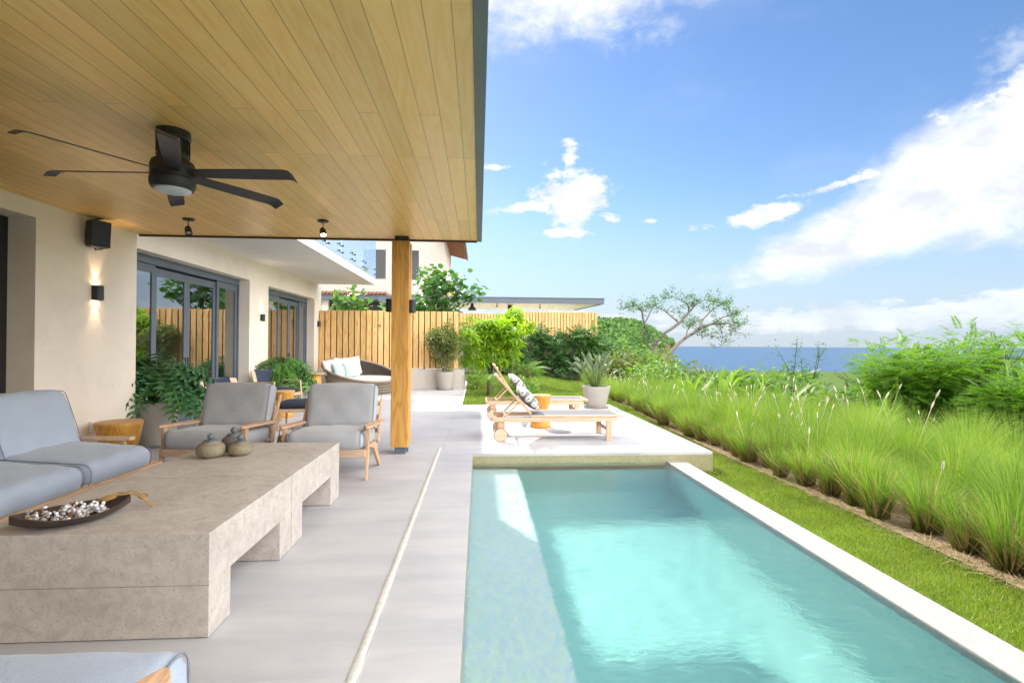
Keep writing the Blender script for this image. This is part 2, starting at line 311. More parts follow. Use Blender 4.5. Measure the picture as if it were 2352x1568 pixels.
def glassmat(name, tint, ior, extra=0.):
    m = bpy.data.materials.new(name); m.use_nodes = True; t = m.node_tree; t.nodes.remove(t.nodes['Principled BSDF'])
    tr = t.nodes.new('ShaderNodeBsdfTransparent'); tr.inputs[0].default_value = (*tint, 1)
    gl = t.nodes.new('ShaderNodeBsdfGlossy'); gl.inputs['Roughness'].default_value = .0; gl.inputs[0].default_value = (.96, .98, 1, 1)
    fr = t.nodes.new('ShaderNodeFresnel'); fr.inputs['IOR'].default_value = ior
    gb = t.nodes.new('ShaderNodeNewGeometry')      # the back face of a sheet of glass adds no second mirror
    f = mth('MULTIPLY', mth('MINIMUM', mth('ADD', fr.outputs[0], extra, None, t), 1., None, t), mth('SUBTRACT', 1., gb.outputs['Backfacing'], None, t), None, t)
    ms_ = t.nodes.new('ShaderNodeMixShader'); t.links.new(f, ms_.inputs[0]); t.links.new(tr.outputs[0], ms_.inputs[1]); t.links.new(gl.outputs[0], ms_.inputs[2])
    t.links.new(ms_.outputs[0], t.nodes['Material Output'].inputs[0])
    return m
M['glass'] = glassmat('window_glass', (.62, .66, .66), 1.75, .24)
M['glass2'] = glassmat('upper_window_glass', (.5, .54, .56), 1.5, .0)
M['railglass'] = glassmat('balustrade_glass', (.90, .96, .97), 1.6, .32)

def watermat():
    m = bpy.data.materials.new('pool_water'); m.use_nodes = True; t = m.node_tree; b = t.nodes['Principled BSDF']
    b.inputs['Transmission Weight'].default_value = 1.; b.inputs['Roughness'].default_value = 0.; b.inputs['IOR'].default_value = 1.33
    b.inputs['Base Color'].default_value = (.86, .975, .97, 1)
    nz = noise(mapping(t, (1, 2.2, 1)), 9., 5, .62, .8, t); bump(t, b, nz, .32, .020)
    return m
M['water'] = watermat()
def seamat():
    m, t, b = newmat('sea_water'); g = t.nodes.new('ShaderNodeNewGeometry')
    v = mapping(t, (.004, .0012, 1)); n = noise(v, 5., 6, .6, .3, t)
    t.links.new(ramp(t, n, [(.3, (.03, .075, .14)), (.7, (.045, .10, .17))]), b.inputs['Base Color'])
    b.inputs['Roughness'].default_value = .42; b.inputs['Specular IOR Level'].default_value = .35
    bump(t, b, noise(mapping(t, (.06, .03, 1)), 1., 6, .7, 0, t), .6, 4.)
    return m
M['sea'] = seamat()
def groundmat(name, a, c, sc):
    m, t, b = newmat(name); v = mapping(t)
    f = noise(v, sc, 6, .65, .3, t); f2 = noise(v, sc*30, 3, .6, 0, t)
    col = ramp(t, f, [(.3, a), (.7, c)]); col = mixc(t, 1., col, ramp(t, f2, [(.3, (.7, .7, .7)), (.7, (1.2, 1.2, 1.1))]), 'MULTIPLY')
    t.links.new(col, b.inputs['Base Color']); b.inputs['Roughness'].default_value = .95; b.inputs['Specular IOR Level'].default_value = .1
    bump(t, b, f2, .7, .03)
    return m
M['lawn'] = groundmat('lawn_soil', (.12, .17, .025), (.20, .25, .04), 1.6)
M['terrain'] = groundmat('hill_ground', (.05, .10, .02), (.10, .15, .035), .3)
M['lawnblade'] = leafmat('lawn_blade', [(.12, .20, .025), (.17, .27, .03), (.26, .34, .05), (.14, .22, .03), (.34, .34, .09)], .4)
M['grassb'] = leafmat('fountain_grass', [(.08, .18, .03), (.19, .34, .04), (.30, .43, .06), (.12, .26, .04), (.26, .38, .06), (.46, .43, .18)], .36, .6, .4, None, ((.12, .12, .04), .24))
M['phil'] = leafmat('philodendron_leaf', [(.06, .18, .075), (.085, .24, .10), (.12, .28, .09)], .28, .35, .5)
M['phil2'] = leafmat('philodendron_leaf_bright', [(.06, .18, .05), (.10, .26, .06), (.15, .33, .06)], .3, .35, .5)
M['cassava'] = leafmat('lime_leaf', [(.18, .36, .03), (.28, .46, .035), (.40, .50, .04), (.22, .42, .05)], .5, .4)
M['dark'] = leafmat('dark_leaf', [(.05, .13, .045), (.08, .19, .06), (.12, .25, .07), (.09, .21, .07)], .3, .4, .5)
M['boug'] = leafmat('bougainvillea_leaf', [(.12, .19, .05), (.18, .25, .06), (.26, .24, .10), (.14, .22, .06)], .35)
M['round'] = leafmat('sea_grape_leaf', [(.07, .18, .07), (.10, .24, .08), (.20, .36, .07)], .35, .35, .5)
M['bird'] = leafmat('grey_green_leaf', [(.11, .16, .11), (.15, .21, .14), (.20, .27, .17)], .15, .45)
M['leuc'] = leafmat('feathery_leaf', [(.07, .18, .03), (.13, .28, .03), (.22, .36, .03), (.05, .14, .03)], .4)
M['bush'] = leafmat('bush_leaf', [(.07, .16, .03), (.12, .24, .04), (.18, .30, .05), (.22, .30, .08)], .4)
M['tree'] = leafmat('tree_leaf', [(.07, .15, .06), (.10, .21, .07), (.13, .26, .08)], .35)
M['palm'] = leafmat('palm_leaf', [(.10, .22, .04), (.16, .30, .05), (.22, .36, .06)], .4)
M['forest'] = leafmat('forest_canopy', [(.06, .13, .05), (.09, .19, .06), (.15, .26, .07), (.08, .16, .07)], .1, .8, .1)
# ------------------------------------------------------------------ object helpers
def tag(o, label=None, cat=None, group=None, kind=None):
    if label: o['label'] = label
    if cat: o['category'] = cat
    if group: o['group'] = group
    if kind: o['kind'] = kind
    return o
def thing(name, label, cat, loc=(0, 0, 0), rz=0., group=None):
    o = bpy.data.objects.new(name, None); COL.objects.link(o); o.location = loc; o.rotation_euler = (0, 0, rz); o.empty_display_size = .1
    return tag(o, label, cat, group)
def copy_tree(o, parent=None):
    c = o.copy(); COL.objects.link(c)
    if parent: c.parent = parent
    for ch in list(o.children): copy_tree(ch, c)
    return c
class B:
    """collects shapes and links them as one mesh object"""
    def __init__(s): s.v = []; s.f = []
    def add(s, vs, fs):
        n = len(s.v); s.v += [tuple(p) for p in vs]; s.f += [tuple(i+n for i in f) for f in fs]; return s
    def box(s, x0, x1, y0, y1, z0, z1, m=None):
        vs = [(x0, y0, z0), (x1, y0, z0), (x1, y1, z0), (x0, y1, z0), (x0, y0, z1), (x1, y0, z1), (x1, y1, z1), (x0, y1, z1)]
        if m is not None: vs = [m @ Vector(p) for p in vs]
        return s.add(vs, [(0, 3, 2, 1), (4, 5, 6, 7), (0, 1, 5, 4), (1, 2, 6, 5), (2, 3, 7, 6), (3, 0, 4, 7)])
    def bar(s, p, q, w, h, up=(0, 0, 1), w2=None, h2=None):
        p = Vector(p); q = Vector(q); d = (q-p).normalized(); up = Vector(up)
        sx = d.cross(up).normalized(); sy = sx.cross(d).normalized(); w2 = w2 or w; h2 = h2 or h; vs = []
        for c, a, b_ in ((p, w, h), (q, w2, h2)):
            for i, j in ((-1, -1), (1, -1), (1, 1), (-1, 1)): vs.append(c + sx*i*a/2 + sy*j*b_/2)
        return s.add(vs, [(0, 1, 2, 3), (7, 6, 5, 4), (0, 4, 5, 1), (1, 5, 6, 2), (2, 6, 7, 3), (3, 7, 4, 0)])
    def tube(s, pts, rad, n=8, closed=False, cap=True):
        pts = [Vector(p) for p in pts]; m = len(pts)
        if not hasattr(rad, '__len__'): rad = [rad]*m
        t0 = (pts[1]-pts[0]).normalized(); nrm = t0.orthogonal().normalized(); vs = []
        for i, p in enumerate(pts):
            if closed: t = (pts[(i+1) % m]-pts[i-1]).normalized()
            else: t = (pts[min(i+1, m-1)]-pts[max(i-1, 0)]).normalized()
            nrm = (nrm - t*nrm.dot(t)).normalized(); bn = t.cross(nrm)
            for k in range(n):
                a = 2*math.pi*k/n; vs.append(p + (nrm*math.cos(a)+bn*math.sin(a))*rad[i])
        fs = []
        for i in range(m if closed else m-1):
            j = (i+1) % m
            for k in range(n): fs.append((i*n+k, i*n+(k+1) % n, j*n+(k+1) % n, j*n+k))
        if not closed and cap: fs.append(tuple(range(n-1, -1, -1))); fs.append(tuple((m-1)*n+k for k in range(n)))
        return s.add(vs, fs)
    def lathe(s, prof, n=32, c=(0, 0, 0), axis='Z', cap=True):
        vs = []
        for r, z in prof:
            for k in range(n):
                a = 2*math.pi*k/n; x, y = r*math.cos(a), r*math.sin(a)
                p = (x, y, z) if axis == 'Z' else ((x, z, y) if axis == 'Y' else (z, x, y))
                vs.append((p[0]+c[0], p[1]+c[1], p[2]+c[2]))
        fs = []
        for i in range(len(prof)-1):
            for k in range(n): fs.append((i*n+k, i*n+(k+1) % n, (i+1)*n+(k+1) % n, (i+1)*n+k))
        if cap: fs.append(tuple(range(n-1, -1, -1))); fs.append(tuple((len(prof)-1)*n+k for k in range(n)))
        return s.add(vs, fs)
    def prism(s, poly, x0, x1, axis='X'):
        """poly in the two other axes, extruded along axis"""
        n = len(poly); vs = []
        for x in (x0, x1):
            for a, b_ in poly: vs.append({'X': (x, a, b_), 'Y': (a, x, b_), 'Z': (a, b_, x)}[axis])
        fs = [tuple(range(n)), tuple(range(2*n-1, n-1, -1))]+[(i, i+n, (i+1) % n+n, (i+1) % n) for i in range(n)]
        return s.add(vs, fs)
    def sphere(s, c, r, n=10, m=7, sq=(1, 1, 1)):
        vs = [(c[0], c[1], c[2]-r*sq[2])]; fs = []
        for j in range(1, m):
            p = math.pi*j/m-math.pi/2
            for i in range(n): a = 2*math.pi*i/n; vs.append((c[0]+r*sq[0]*math.cos(p)*math.cos(a), c[1]+r*sq[1]*math.cos(p)*math.sin(a), c[2]+r*sq[2]*math.sin(p)))
        vs.append((c[0], c[1], c[2]+r*sq[2])); L = len(vs)-1
        for i in range(n): fs.append((0, 1+(i+1) % n, 1+i)); fs.append((L, L-n+i, L-n+(i+1) % n))
        for j in range(m-2):
            for i in range(n): a = 1+j*n+i; b_ = 1+j*n+(i+1) % n; fs.append((a, b_, b_+n, a+n))
        return s.add(vs, fs)
    def build(s, name, mat, parent=None, smooth=False, bevel=0., seg=2, loc=None, fix=True):
        me = bpy.data.meshes.new(name); me.from_pydata(s.v, [], s.f)
        if fix:
            bm = bmesh.new(); bm.from_mesh(me); bmesh.ops.recalc_face_normals(bm, faces=bm.faces); bm.to_mesh(me); bm.free()
        me.materials.append(M[mat] if isinstance(mat, str) else mat)
        if smooth: me.shade_smooth()
        o = bpy.data.objects.new(name, me); COL.objects.link(o)
        if parent: o.parent = parent
        if loc: o.location = loc
        if bevel:
            md = o.modifiers.new('bevel', 'BEVEL'); md.width = bevel; md.segments = seg; md.limit_method = 'ANGLE'; md.angle_limit = R(40)
        if smooth == 'auto':
            me.set_sharp_from_angle(angle=R(38))
        return o
def bulk(name, V, F, mat, parent=None, smooth=False):
    """V (n,3) array, F (m,k) array of equal-sided faces"""
    me = bpy.data.meshes.new(name); V = np.asarray(V, np.float32); F = np.asarray(F, np.int32); k = F.shape[1]
    me.vertices.add(len(V)); me.vertices.foreach_set('co', V.ravel()); me.loops.add(F.size); me.loops.foreach_set('vertex_index', F.ravel())
    me.polygons.add(len(F)); me.polygons.foreach_set('loop_start', np.arange(0, F.size, k, dtype=np.int32)); me.polygons.foreach_set('loop_total', np.full(len(F), k, np.int32))
    me.update(calc_edges=True); me.validate(); me.materials.append(M[mat] if isinstance(mat, str) else mat)
    if smooth: me.shade_smooth()
    o = bpy.data.objects.new(name, me); COL.objects.link(o)
    if parent: o.parent = parent
    return o
rng = np.random.default_rng(7); random.seed(7)

# ------------------------------------------------------------------ the ground
def sp(x, k=1.): return np.log1p(np.exp(np.clip(x/k, -40, 40)))*k
def hgt(x, y):
    x = np.asarray(x, float); y = np.asarray(y, float)
    left = 1/(1+np.exp(np.clip((x-3.6)/.35, -30, 30))) * 1/(1+np.exp(np.clip(-(y-10.5)/.8, -30, 30)))
    z = -.285+.255*left
    z = z-.30*sp(x-8.2, .8)-.085*sp(y-30, 4.)*(1/(1+np.exp(-(x-4)/3.)))
    z = z-.05*np.clip(y-60, 0, 400)
    z = z+.05*np.sin(x*.7+y*.4)*np.clip((x-6)/4, 0, 1)
    return np.maximum(z, -63.)
xs = np.concatenate([np.linspace(-70, -2, 18), np.linspace(2.735, 12, 50), np.geomspace(12.5, 900, 60)])
ys = np.concatenate([np.linspace(-12, 11.96, 60), np.linspace(12.3, 40, 50), np.geomspace(41, 900, 60)])
X, Y = np.meshgrid(xs, ys); Z = hgt(X, Y)
nx, ny = len(xs), len(ys)
idx = np.arange(nx*ny).reshape(ny, nx)
F = np.stack([idx[:-1, :-1], idx[:-1, 1:], idx[1:, 1:], idx[1:, :-1]], -1).reshape(-1, 4)
cx = (X[:-1, :-1]+X[1:, 1:])/2; cyy = (Y[:-1, :-1]+Y[1:, 1:])/2
keep = ~((X[:-1, :-1] < 2.7) & (cyy < 11.97)).ravel()
tag(bulk('hillside_ground', np.stack([X, Y, Z], -1).reshape(-1, 3), F[keep], 'terrain', None, True), None, None, None, 'structure')
# mown lawn sheet on top (beside the pool and behind the terrace)
def sheet(name, x0, x1, y0, y1, mat, dz, st=.25):
    a = np.arange(x0, x1+st, st); b_ = np.arange(y0, y1+st, st); A, Bm = np.meshgrid(a, b_); Zz = hgt(A, Bm)+dz
    i = np.arange(A.size).reshape(A.shape); Fq = np.stack([i[:-1, :-1], i[:-1, 1:], i[1:, 1:], i[1:, :-1]], -1).reshape(-1, 4)
    return tag(bulk(name, np.stack([A, Bm, Zz], -1).reshape(-1, 3), Fq, mat, None, True), None, None, None, 'structure')
sheet('lawn', 2.738, 3.80, -1.5, 12.1, 'lawn', .012)
sheet('garden_lawn', -.41, 6.0, 11.985, 28., 'lawn', .016)
sheet('planting_bed', 3.74, 6.6, -1.5, 19., 'dirt', .034)
# the sea, far below the hillside
sb = B(); SZ = -60.
ring = [(-90000, 300), (90000, 300), (90000, 160000), (-90000, 160000)]
sb.add([(x, y, SZ) for x, y in ring], [(0, 1, 2, 3)])
tag(sb.build('sea', 'sea'), None, None, None, 'structure')

# ------------------------------------------------------------------ terrace and pool
PX0, PX1, PY1, WL = -.07, 2.48, 6.63, -.13
tb = B()
tb.box(-9, PX0, -3, PY1, -.5, 0); tb.box(-9, 3.11, PY1+.0, 11.96, -.5, 0) ; tb.box(-9, -.42, 11.96, 20., -.5, 0)
t = tb.build('terrace', 'floor', None, False, 0.); tag(t, None, None, None, 'structure')
tag(B().box(-.425, -.385, 11.965, 16.4, -.2, .012).box(-.385, 3.11, 11.962, 11.99, -.2, .006).build('terrace_kerb', 'white'), None, None, None, 'structure')
# thin joints cut in the concrete are laid as narrow sheets
jb = B().box(-.49, 3.11, 6.925, 6.935, 0, .003)
for yj in (1.95,): jb.box(-4.3, -.55, yj, yj+.004, 0, .0025)
jb.box(-.47, -.464, 6.94, 11.9, 0, .0025)
tag(jb.build('terrace_joint', plain('joint_line', (.44, .43, .42), .9)), None, None, None, 'structure')
dch = B(); prof = []
yy = np.linspace(-2, 7.0, 120)
vs, fs = [], []
for k, y in enumerate(yy):
    w = .024+.003*math.sin(y*9)+.002*math.sin(y*23)
    vs += [(-.52-w, y, .001), (-.52-w*.5, y, .008), (-.52+w*.5, y, .009), (-.52+w, y, .001)]
    if k: o = 4*k; fs += [(o-4, o-3, o+1, o), (o-3, o-2, o+2, o+1), (o-2, o-1, o+3, o+2)]
dch.add(vs, fs); tag(dch.build('drain_channel', 'drain', None, True, fix=False), None, None, None, 'structure')
tag(B().box(-.499, -.493, -2, 6.98, 0, .0035).build('drain_joint', bpy.data.materials['joint_line']), None, None, None, 'structure')
# pool shell
ZB = -1.36
pb = B()
pb.add([(PX0, -2.5, ZB), (PX1, -2.5, ZB), (PX1, PY1, ZB), (PX0, PY1, ZB), (PX0, -2.5, -.002), (PX1, -2.5, WL+.005), (PX1, PY1, -.3), (PX0, PY1, -.3), (PX0, -2.5, -.002)],
       [(0, 1, 2, 3), (0, 1, 5, 4), (1, 2, 6, 5), (2, 3, 7, 6)])
pool = pb.build('pool_basin', 'tile_pool', fix=False); tag(pool, None, None, None, 'structure')
for p in pool.data.polygons: pass
lb = B(); lb.add([(PX0+.002, -2.5, -.40), (.50, -2.5, -.40), (.50, PY1-.004, -.40), (PX0+.002, PY1-.004, -.40), (.50, -2.5, ZB+.002), (.50, PY1-.004, ZB+.002)], [(0, 1, 2, 3), (1, 4, 5, 2)])
ledge = lb.build('pool_ledge', 'tile_ledge', fix=False); tag(ledge, None, None, None, 'structure')
wb = B(); wb.add([(PX0, PY1-.003, -.3), (3.112, PY1-.003, -.3), (3.112, PY1-.003, -.035), (PX0, PY1-.003, -.035)], [(0, 1, 2, 3)])
wb.box(2.74, 3.112, PY1-.003, PY1+.0, -.62, -.3)
wb.add([(3.113, PY1-.003, -.62), (3.113, 11.9, -.62), (3.113, 11.9, -.035), (3.113, PY1-.003, -.035)], [(0, 1, 2, 3)])
tag(wb.build('pool_end_wall', 'tile_wall', fix=False), None, None, None, 'structure')
eb = B(); eb.box(PX1+.001, 2.735, -2.5, PY1-.004, -.75, WL+.012)
edge = eb.build('infinity_edge', 'tile_edge', None, False, .006); tag(edge, None, None, None, 'structure')
sideb = B().add([(PX0+.001, -2.5, -.6), (PX0+.001, PY1, -.6), (PX0+.001, PY1, -.03), (PX0+.001, -2.5, -.03)], [(0, 1, 2, 3)])
tag(sideb.build('pool_side_wall', 'tile_wall', fix=False), None, None, None, 'structure')
# water: a real rippled surface
rw = np.random.default_rng(3); nxw, nyw = 170, 560
xw = np.linspace(PX0, PX1, nxw); yw = np.linspace(-2.5, PY1, nyw); XW, YW = np.meshgrid(xw, yw); ZW = np.full_like(XW, WL)
for i in range(34):
    k = rw.uniform(5, 55) if i > 8 else rw.uniform(5, 16); a = R(-115)+rw.normal(0, .75); amp = .0040/(k**.95)*rw.uniform(.7, 1.5)*(1. if k < 16 else 1.5)
    ph = rw.uniform(0, 6.28); mod = .6+.4*np.sin(XW*rw.uniform(.5, 2)+YW*rw.uniform(.5, 2)+rw.uniform(0, 6))
    ZW += amp*mod*np.sin(k*math.cos(a)*XW+k*math.sin(a)*YW+ph+.6*np.sin(1.7*YW+2.3*XW+i))
ii = np.arange(nxw*nyw).reshape(nyw, nxw); FW = np.stack([ii[:-1, :-1], ii[:-1, 1:], ii[1:, 1:], ii[1:, :-1]], -1).reshape(-1, 4)
wat = bulk('pool_water', np.stack([XW, YW, ZW], -1).reshape(-1, 3), FW, 'water', None, True); tag(wat, None, None, None, 'structure')
wat.cycles.is_caustics_caster = True
for o in (pool, ledge, bpy.data.objects['pool_side_wall'], bpy.data.objects['pool_end_wall']): o.cycles.is_caustics_receiver = True

# ------------------------------------------------------------------ the house
house = thing('beach_house', 'beige plastered house with covered patio and glass balcony along the left', 'house')
WX, WX2, CZ, CY = -4.33, -5.05, 2.78, 6.80
hb = B()                                   # near block, with the recessed opening on the left
hb.box(-5.2, WX, 5.29, CY-.03, 0, CZ+.3); hb.box(-5.2, WX, -3, 5.29, 2.62, CZ+.3)
nw = hb.build('wall', 'plaster', house)
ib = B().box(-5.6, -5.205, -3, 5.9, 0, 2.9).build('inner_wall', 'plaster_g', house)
B().box(-5.2, -1.2, -3.25, -3.02, 0, CZ).build('wall', 'plaster', house)
dd = B().box(-4.72, -4.585, 4.9, 5.289, 0, 2.618).box(-4.72, -4.585, -3, 4.9, 2.5, 2.618).box(-4.72, -4.66, -3, 4.9, 0, .06)
door = dd.build('patio_door', 'black', house, False, .004)
B().box(-4.70, -4.69, -3, 4.9, .06, 2.5).build('pane', 'glass', door)
for z in (.55, 1.2, 1.85): B().lathe([(.0, -4.585), (.011, -4.585), (.011, -4.578), (0, -4.577)], 12, (0, 5.0, z), 'X', False).build('bolt', 'black', door, True)
# far block with two wide glass doors
W1, W2, WE = (6.9, 11.63), (12.64, 16.08), 16.75
fb = B()
fb.box(-5.33, WX2, 6.78, 6.9, 0, 3.27); fb.box(-5.40, WX2, W1[1], W2[0], 0, 3.27); fb.box(-5.40, WX2, W2[1], WE, 0, 3.27)
fb.box(-5.40, WX2, W1[0], W1[1], 2.80, 3.27); fb.box(-5.40, WX2, W2[0], W2[1], 2.78, 3.27)
fb.box(-11, WX2-.36, WE-.2, WE-.01, 0, 3.27)
fb.build('wall', 'plaster', house)
# rooms behind the glass
rb = B().box(-10.8, -10.6, 6.8, WE-.2, 0, 3.2).box(-10.6, -5.45, 6.8, 6.95, 0, 3.2).box(-10.6, -5.45, 12.05, 12.2, 0, 3.2).box(-10.8, -5.41, 6.8, WE-.2, 2.95, 3.2)
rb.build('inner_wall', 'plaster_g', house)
B().box(-9.2, -7.4, 8.2, 10.6, .25, .55).box(-9.6, -9.2, 8.0, 10.8, .1, 1.2).build('bed', 'cream', house, False, .05)
def glass_door(y0, y1, ztop, cuts):
    fr = B().box(-5.40, -5.27, y0, y1, ztop-.13, ztop).box(-5.40, -5.27, y0, y0+.05, 0, ztop-.13).box(-5.40, -5.27, y1-.05, y1, 0, ztop-.13).box(-5.40, -5.27, y0+.05, y1-.05, 0, .02)
    d = fr.build('sliding_door', 'metal', house, False, .004)
    c = [y0+.05]+cuts+[y1-.05]
    for k in range(len(c)-1):
        a, b_ = c[k]+.002, c[k+1]-.002; xo = -5.345 if k in (1, 2) else -5.315; zt = ztop-.135-(.03 if k in (1, 2) else 0)
        p = B().box(xo-.02, xo+.02, a, a+.085, .02, zt).box(xo-.02, xo+.02, b_-.085, b_, .02, zt).box(xo-.02, xo+.02, a+.085, b_-.085, zt-.13, zt).box(xo-.02, xo+.02, a+.085, b_-.085, .02, .12)
        p.build('panel_frame', 'metal', d, False, .003)
        B().box(xo-.004, xo+.004, a+.08, b_-.08, .11, zt-.12).build('pane', 'glass', d)
        if k in (1, 2):
            yh = b_-.04 if k == 1 else a+.04
            B().box(xo+.021, xo+.035, yh-.012, yh+.012, .92, 1.14).build('handle', 'black', d, False, .004)
glass_door(W1[0], W1[1], 2.80, [8.74, 9.71, 10.72]); glass_door(W2[0], W2[1], 2.78, [13.95, 14.75, 15.45])
# balcony over the far block
BX, BY0, BY1 = -3.28, CY+.12, 16.4
B().box(WX2-.4, BX, BY0, BY1, 3.271, 3.51).build('balcony_slab', 'white', house, False, .004)
gs = [6.95, 8.2, 9.95, 11.16, 12.3, 13.5, 14.8, 16.35]
for a, b_ in zip(gs[:-1], gs[1:]):
    g = B().box(BX+.012, BX+.026, a+.008, b_-.008, 3.46, 4.62).build('glass_panel', 'railglass', house)
    for yq in (a+.14, b_-.14):
        for zq in (3.58, 3.74): B().lathe([(.0, BX-.04), (.022, BX-.04), (.022, BX+.045), (0, BX+.046)], 10, (0, yq, zq), 'X', False).build('stud', 'black', g, True)
B().box(WX2, BX+.01, BY1-.03, BY1-.016, 3.512, 4.62).build('glass_panel', 'railglass', house)
# upper storey set back behind the balcony, and its eaves
B().box(-11, -5.0, 6.0, 16.4, 3.52, 6.2).build('upper_wall', 'plaster', house)
B().box(-11.3, -3.05, 4.5, 16.6, 6.2, 6.42).build('upper_roof', 'eave', house)
# patio roof: oak boards below, steel edge round it
B().box(WX+.0, -.035, -3, CY, CZ, CZ+.03).build('ceiling', 'ceil', house)
B().box(WX-.6, -.036, -3, CY+.06, CZ+.031, CZ+.30).build('roof_slab', 'white', house)
B().box(-.034, .03, -3, CY+.02, CZ-.012, CZ+.34).build('fascia', 'fascia', house, False, .003)
B().box(WX, -.035, CY+.001, CY+.03, CZ-.022, CZ+.03).build('edge_trim', 'brown', house)
# timber post on steel feet
po = B().box(-1.115, -.895, 6.60, 6.70, .09, CZ-.055).box(-1.115, -.895, 6.775, 6.87, .12, CZ-.055)
post = po.build('post', 'post', house, False, .006)
B().box(-1.10, -.91, 6.701, 6.774, .14, CZ-.1).build('core', 'cream', post)
B().box(-1.065, -.93, 6.63, 6.70, 0, .09).box(-1.04, -.915, 6.76, 6.82, 0, .12).build('steel_foot', 'metal', post, False, .003)
B().box(-1.075, -.905, 6.58, 6.74, CZ-.055, CZ).build('steel_cap', 'black', post, False, .003)

# ------------------------------------------------------------------ lamps and fittings on the house
def cyl_sconce(x, y, z, nx_, ny_, label, lit=True, r=.052, h=.16, cat='wall lamp', power=1.6):
    t = thing('wall_lamp', label, cat, (x, y, z), 0, 'up and down wall lamps')
    a = math.atan2(ny_, nx_); m = Matrix.Rotation(a, 4, 'Z')
    pr = []
    for k in range(13):
        q = -math.pi/2+math.pi*k/12; pr.append((.035+r*math.cos(q)*.9, r*math.sin(q)))
    pr += [(.003, r), (.003, -r)]
    n = len(pr); vs = [m @ Vector((p[0], p[1], zz)) for zz in (-h/2, h/2) for p in pr]
    fs = [(i, (i+1) % n, (i+1) % n+n, i+n) for i in range(n)]
    B().add(vs, fs).build('shade', 'black', t, 'auto')
    B().add([m @ Vector((p[0]*.96, p[1]*.96, zz)) for zz in (-h/2+.02, h/2-.02) for p in pr], [tuple(range(n)), tuple(range(2*n-1, n-1, -1))]).build('bulb_cover', 'lampglow' if lit else 'lens', t)
    if lit:
        for sgn in (1, -1):
            l = bpy.data.lights.new('lamp_glow', 'SPOT'); l.energy = power; l.color = (1, .72, .42); l.spot_size = R(62); l.spot_blend = .8; l.shadow_soft_size = .02
            o = bpy.data.objects.new('lamp_glow', l); COL.objects.link(o); o.parent = t
            o.location = m @ Vector((.045, 0, sgn*(h/2-.012))); o.rotation_euler = (0 if sgn < 0 else math.pi, 0, 0)
    return t
m, tt, bb = newmat('lampglow'); bb.inputs['Emission Color'].default_value = (1, .7, .4, 1); bb.inputs['Emission Strength'].default_value = 6.; M['lampglow'] = m
cyl_sconce(WX, 6.07, 1.96, 1, 0, 'dark wall lamp lit up and down on the near plaster wall under the speaker', True, .056, .165, power=2.4)
cyl_sconce(WX2, 12.24, 2.0, 1, 0, 'dark wall lamp on the wall between the two glass doors', True, .056, .165, power=2.4)
cyl_sconce(WX2, 16.42, 2.03, 1, 0, 'dark wall lamp at the far wall end beside the wooden fence', False, .056, .165)
cyl_sconce(-1.116, 6.66, 1.90, -1, 0, 'black wall lamp on the left face of the timber post', False, .05, .165)
cyl_sconce(-.894, 6.66, 1.89, 1, 0, 'black wall lamp on the right face of the timber post', False, .05, .165)

sp_ = thing('loudspeaker', 'black box loudspeaker on a bracket under the wooden ceiling', 'speaker', (WX, 6.02, 2.605))
sp_.scale = (1.15, 1.2, 1.12)
mm = Matrix.Rotation(R(-32), 4, 'Z') @ Matrix.Rotation(R(4), 4, 'Y')
sbx = B()
sbx.box(.05, .17, -.085, .085, -.135, .135, mm); sbx.build('cabinet', 'black', sp_, False, .03, 4)
B().box(.171, .188, -.078, .078, -.128, .128, mm).build('grille', plain('speaker_grille', (.03, .04, .055), .6, 0, .5, .2, 300., .3, 400.), sp_, False, .012, 3)
B().lathe([(0, .0), (.055, .0), (.055, .03), (.03, .06), (0, .06)], 20, (0, 0, 0), 'X', False).bar((.03, 0, -.15), (.13, -.05, -.15), .02, .006).bar((.03, 0, .15), (.13, -.05, .15), .02, .006).bar((.03, 0, -.15), (.03, 0, .15), .02, .006, (1, 0, 0)).build('bracket', 'black', sp_, 'auto')
ot = thing('power_outlet', 'white power outlet low on the near plaster wall', 'outlet', (WX, 6.03, .46))
B().box(.001, .05, -.036, .036, -.06, .06).build('cover', 'plastic', ot, False, .006)
B().box(.051, .054, -.022, .022, -.04, .04).build('lid', 'cream', ot, False, .003)

def spot_lamp(x, y, label, lit, tilt, turn):
    t = thing('ceiling_spotlight', label, 'spotlight', (x, y, CZ), 0, 'small spotlights under the wooden ceiling')
    B().lathe([(0, 0), (.06, 0), (.06, -.012), (.052, -.018), (0, -.018)], 24, (0, 0, 0), 'Z', False).build('canopy', 'black', t, 'auto')
    B().tube([(0, 0, -.015), (0, 0, -.10)], .005, 8).build('stem', 'black', t, True)
    h = B().lathe([(0, .05), (.024, .05), (.034, .03), (.036, -.045), (.030, -.045), (.028, -.03), (0, -.03)], 20, (0, 0, 0), 'Z', False).build('head', 'black', t, 'auto')
    h.location = (0, 0, -.13); h.rotation_euler = (R(tilt), 0, R(turn))
    B().lathe([(0, -.0301), (.0275, -.0301), (.0275, -.034), (0, -.036)], 16, (0, 0, 0), 'Z', False).build('lens', 'lampglow2' if lit else 'lens', h, True)
m, tt, bb = newmat('lampglow2'); bb.inputs['Emission Color'].default_value = (1, .82, .55, 1); bb.inputs['Emission Strength'].default_value = 14.; M['lampglow2'] = m
spot_lamp(-3.23, 5.90, 'small dark spotlight, switched off, left of the post under the wooden ceiling', False, -35, 40)
spot_lamp(-1.75, 5.85, 'small spotlight with its warm lamp lit, next to the timber post', True, -30, 30)

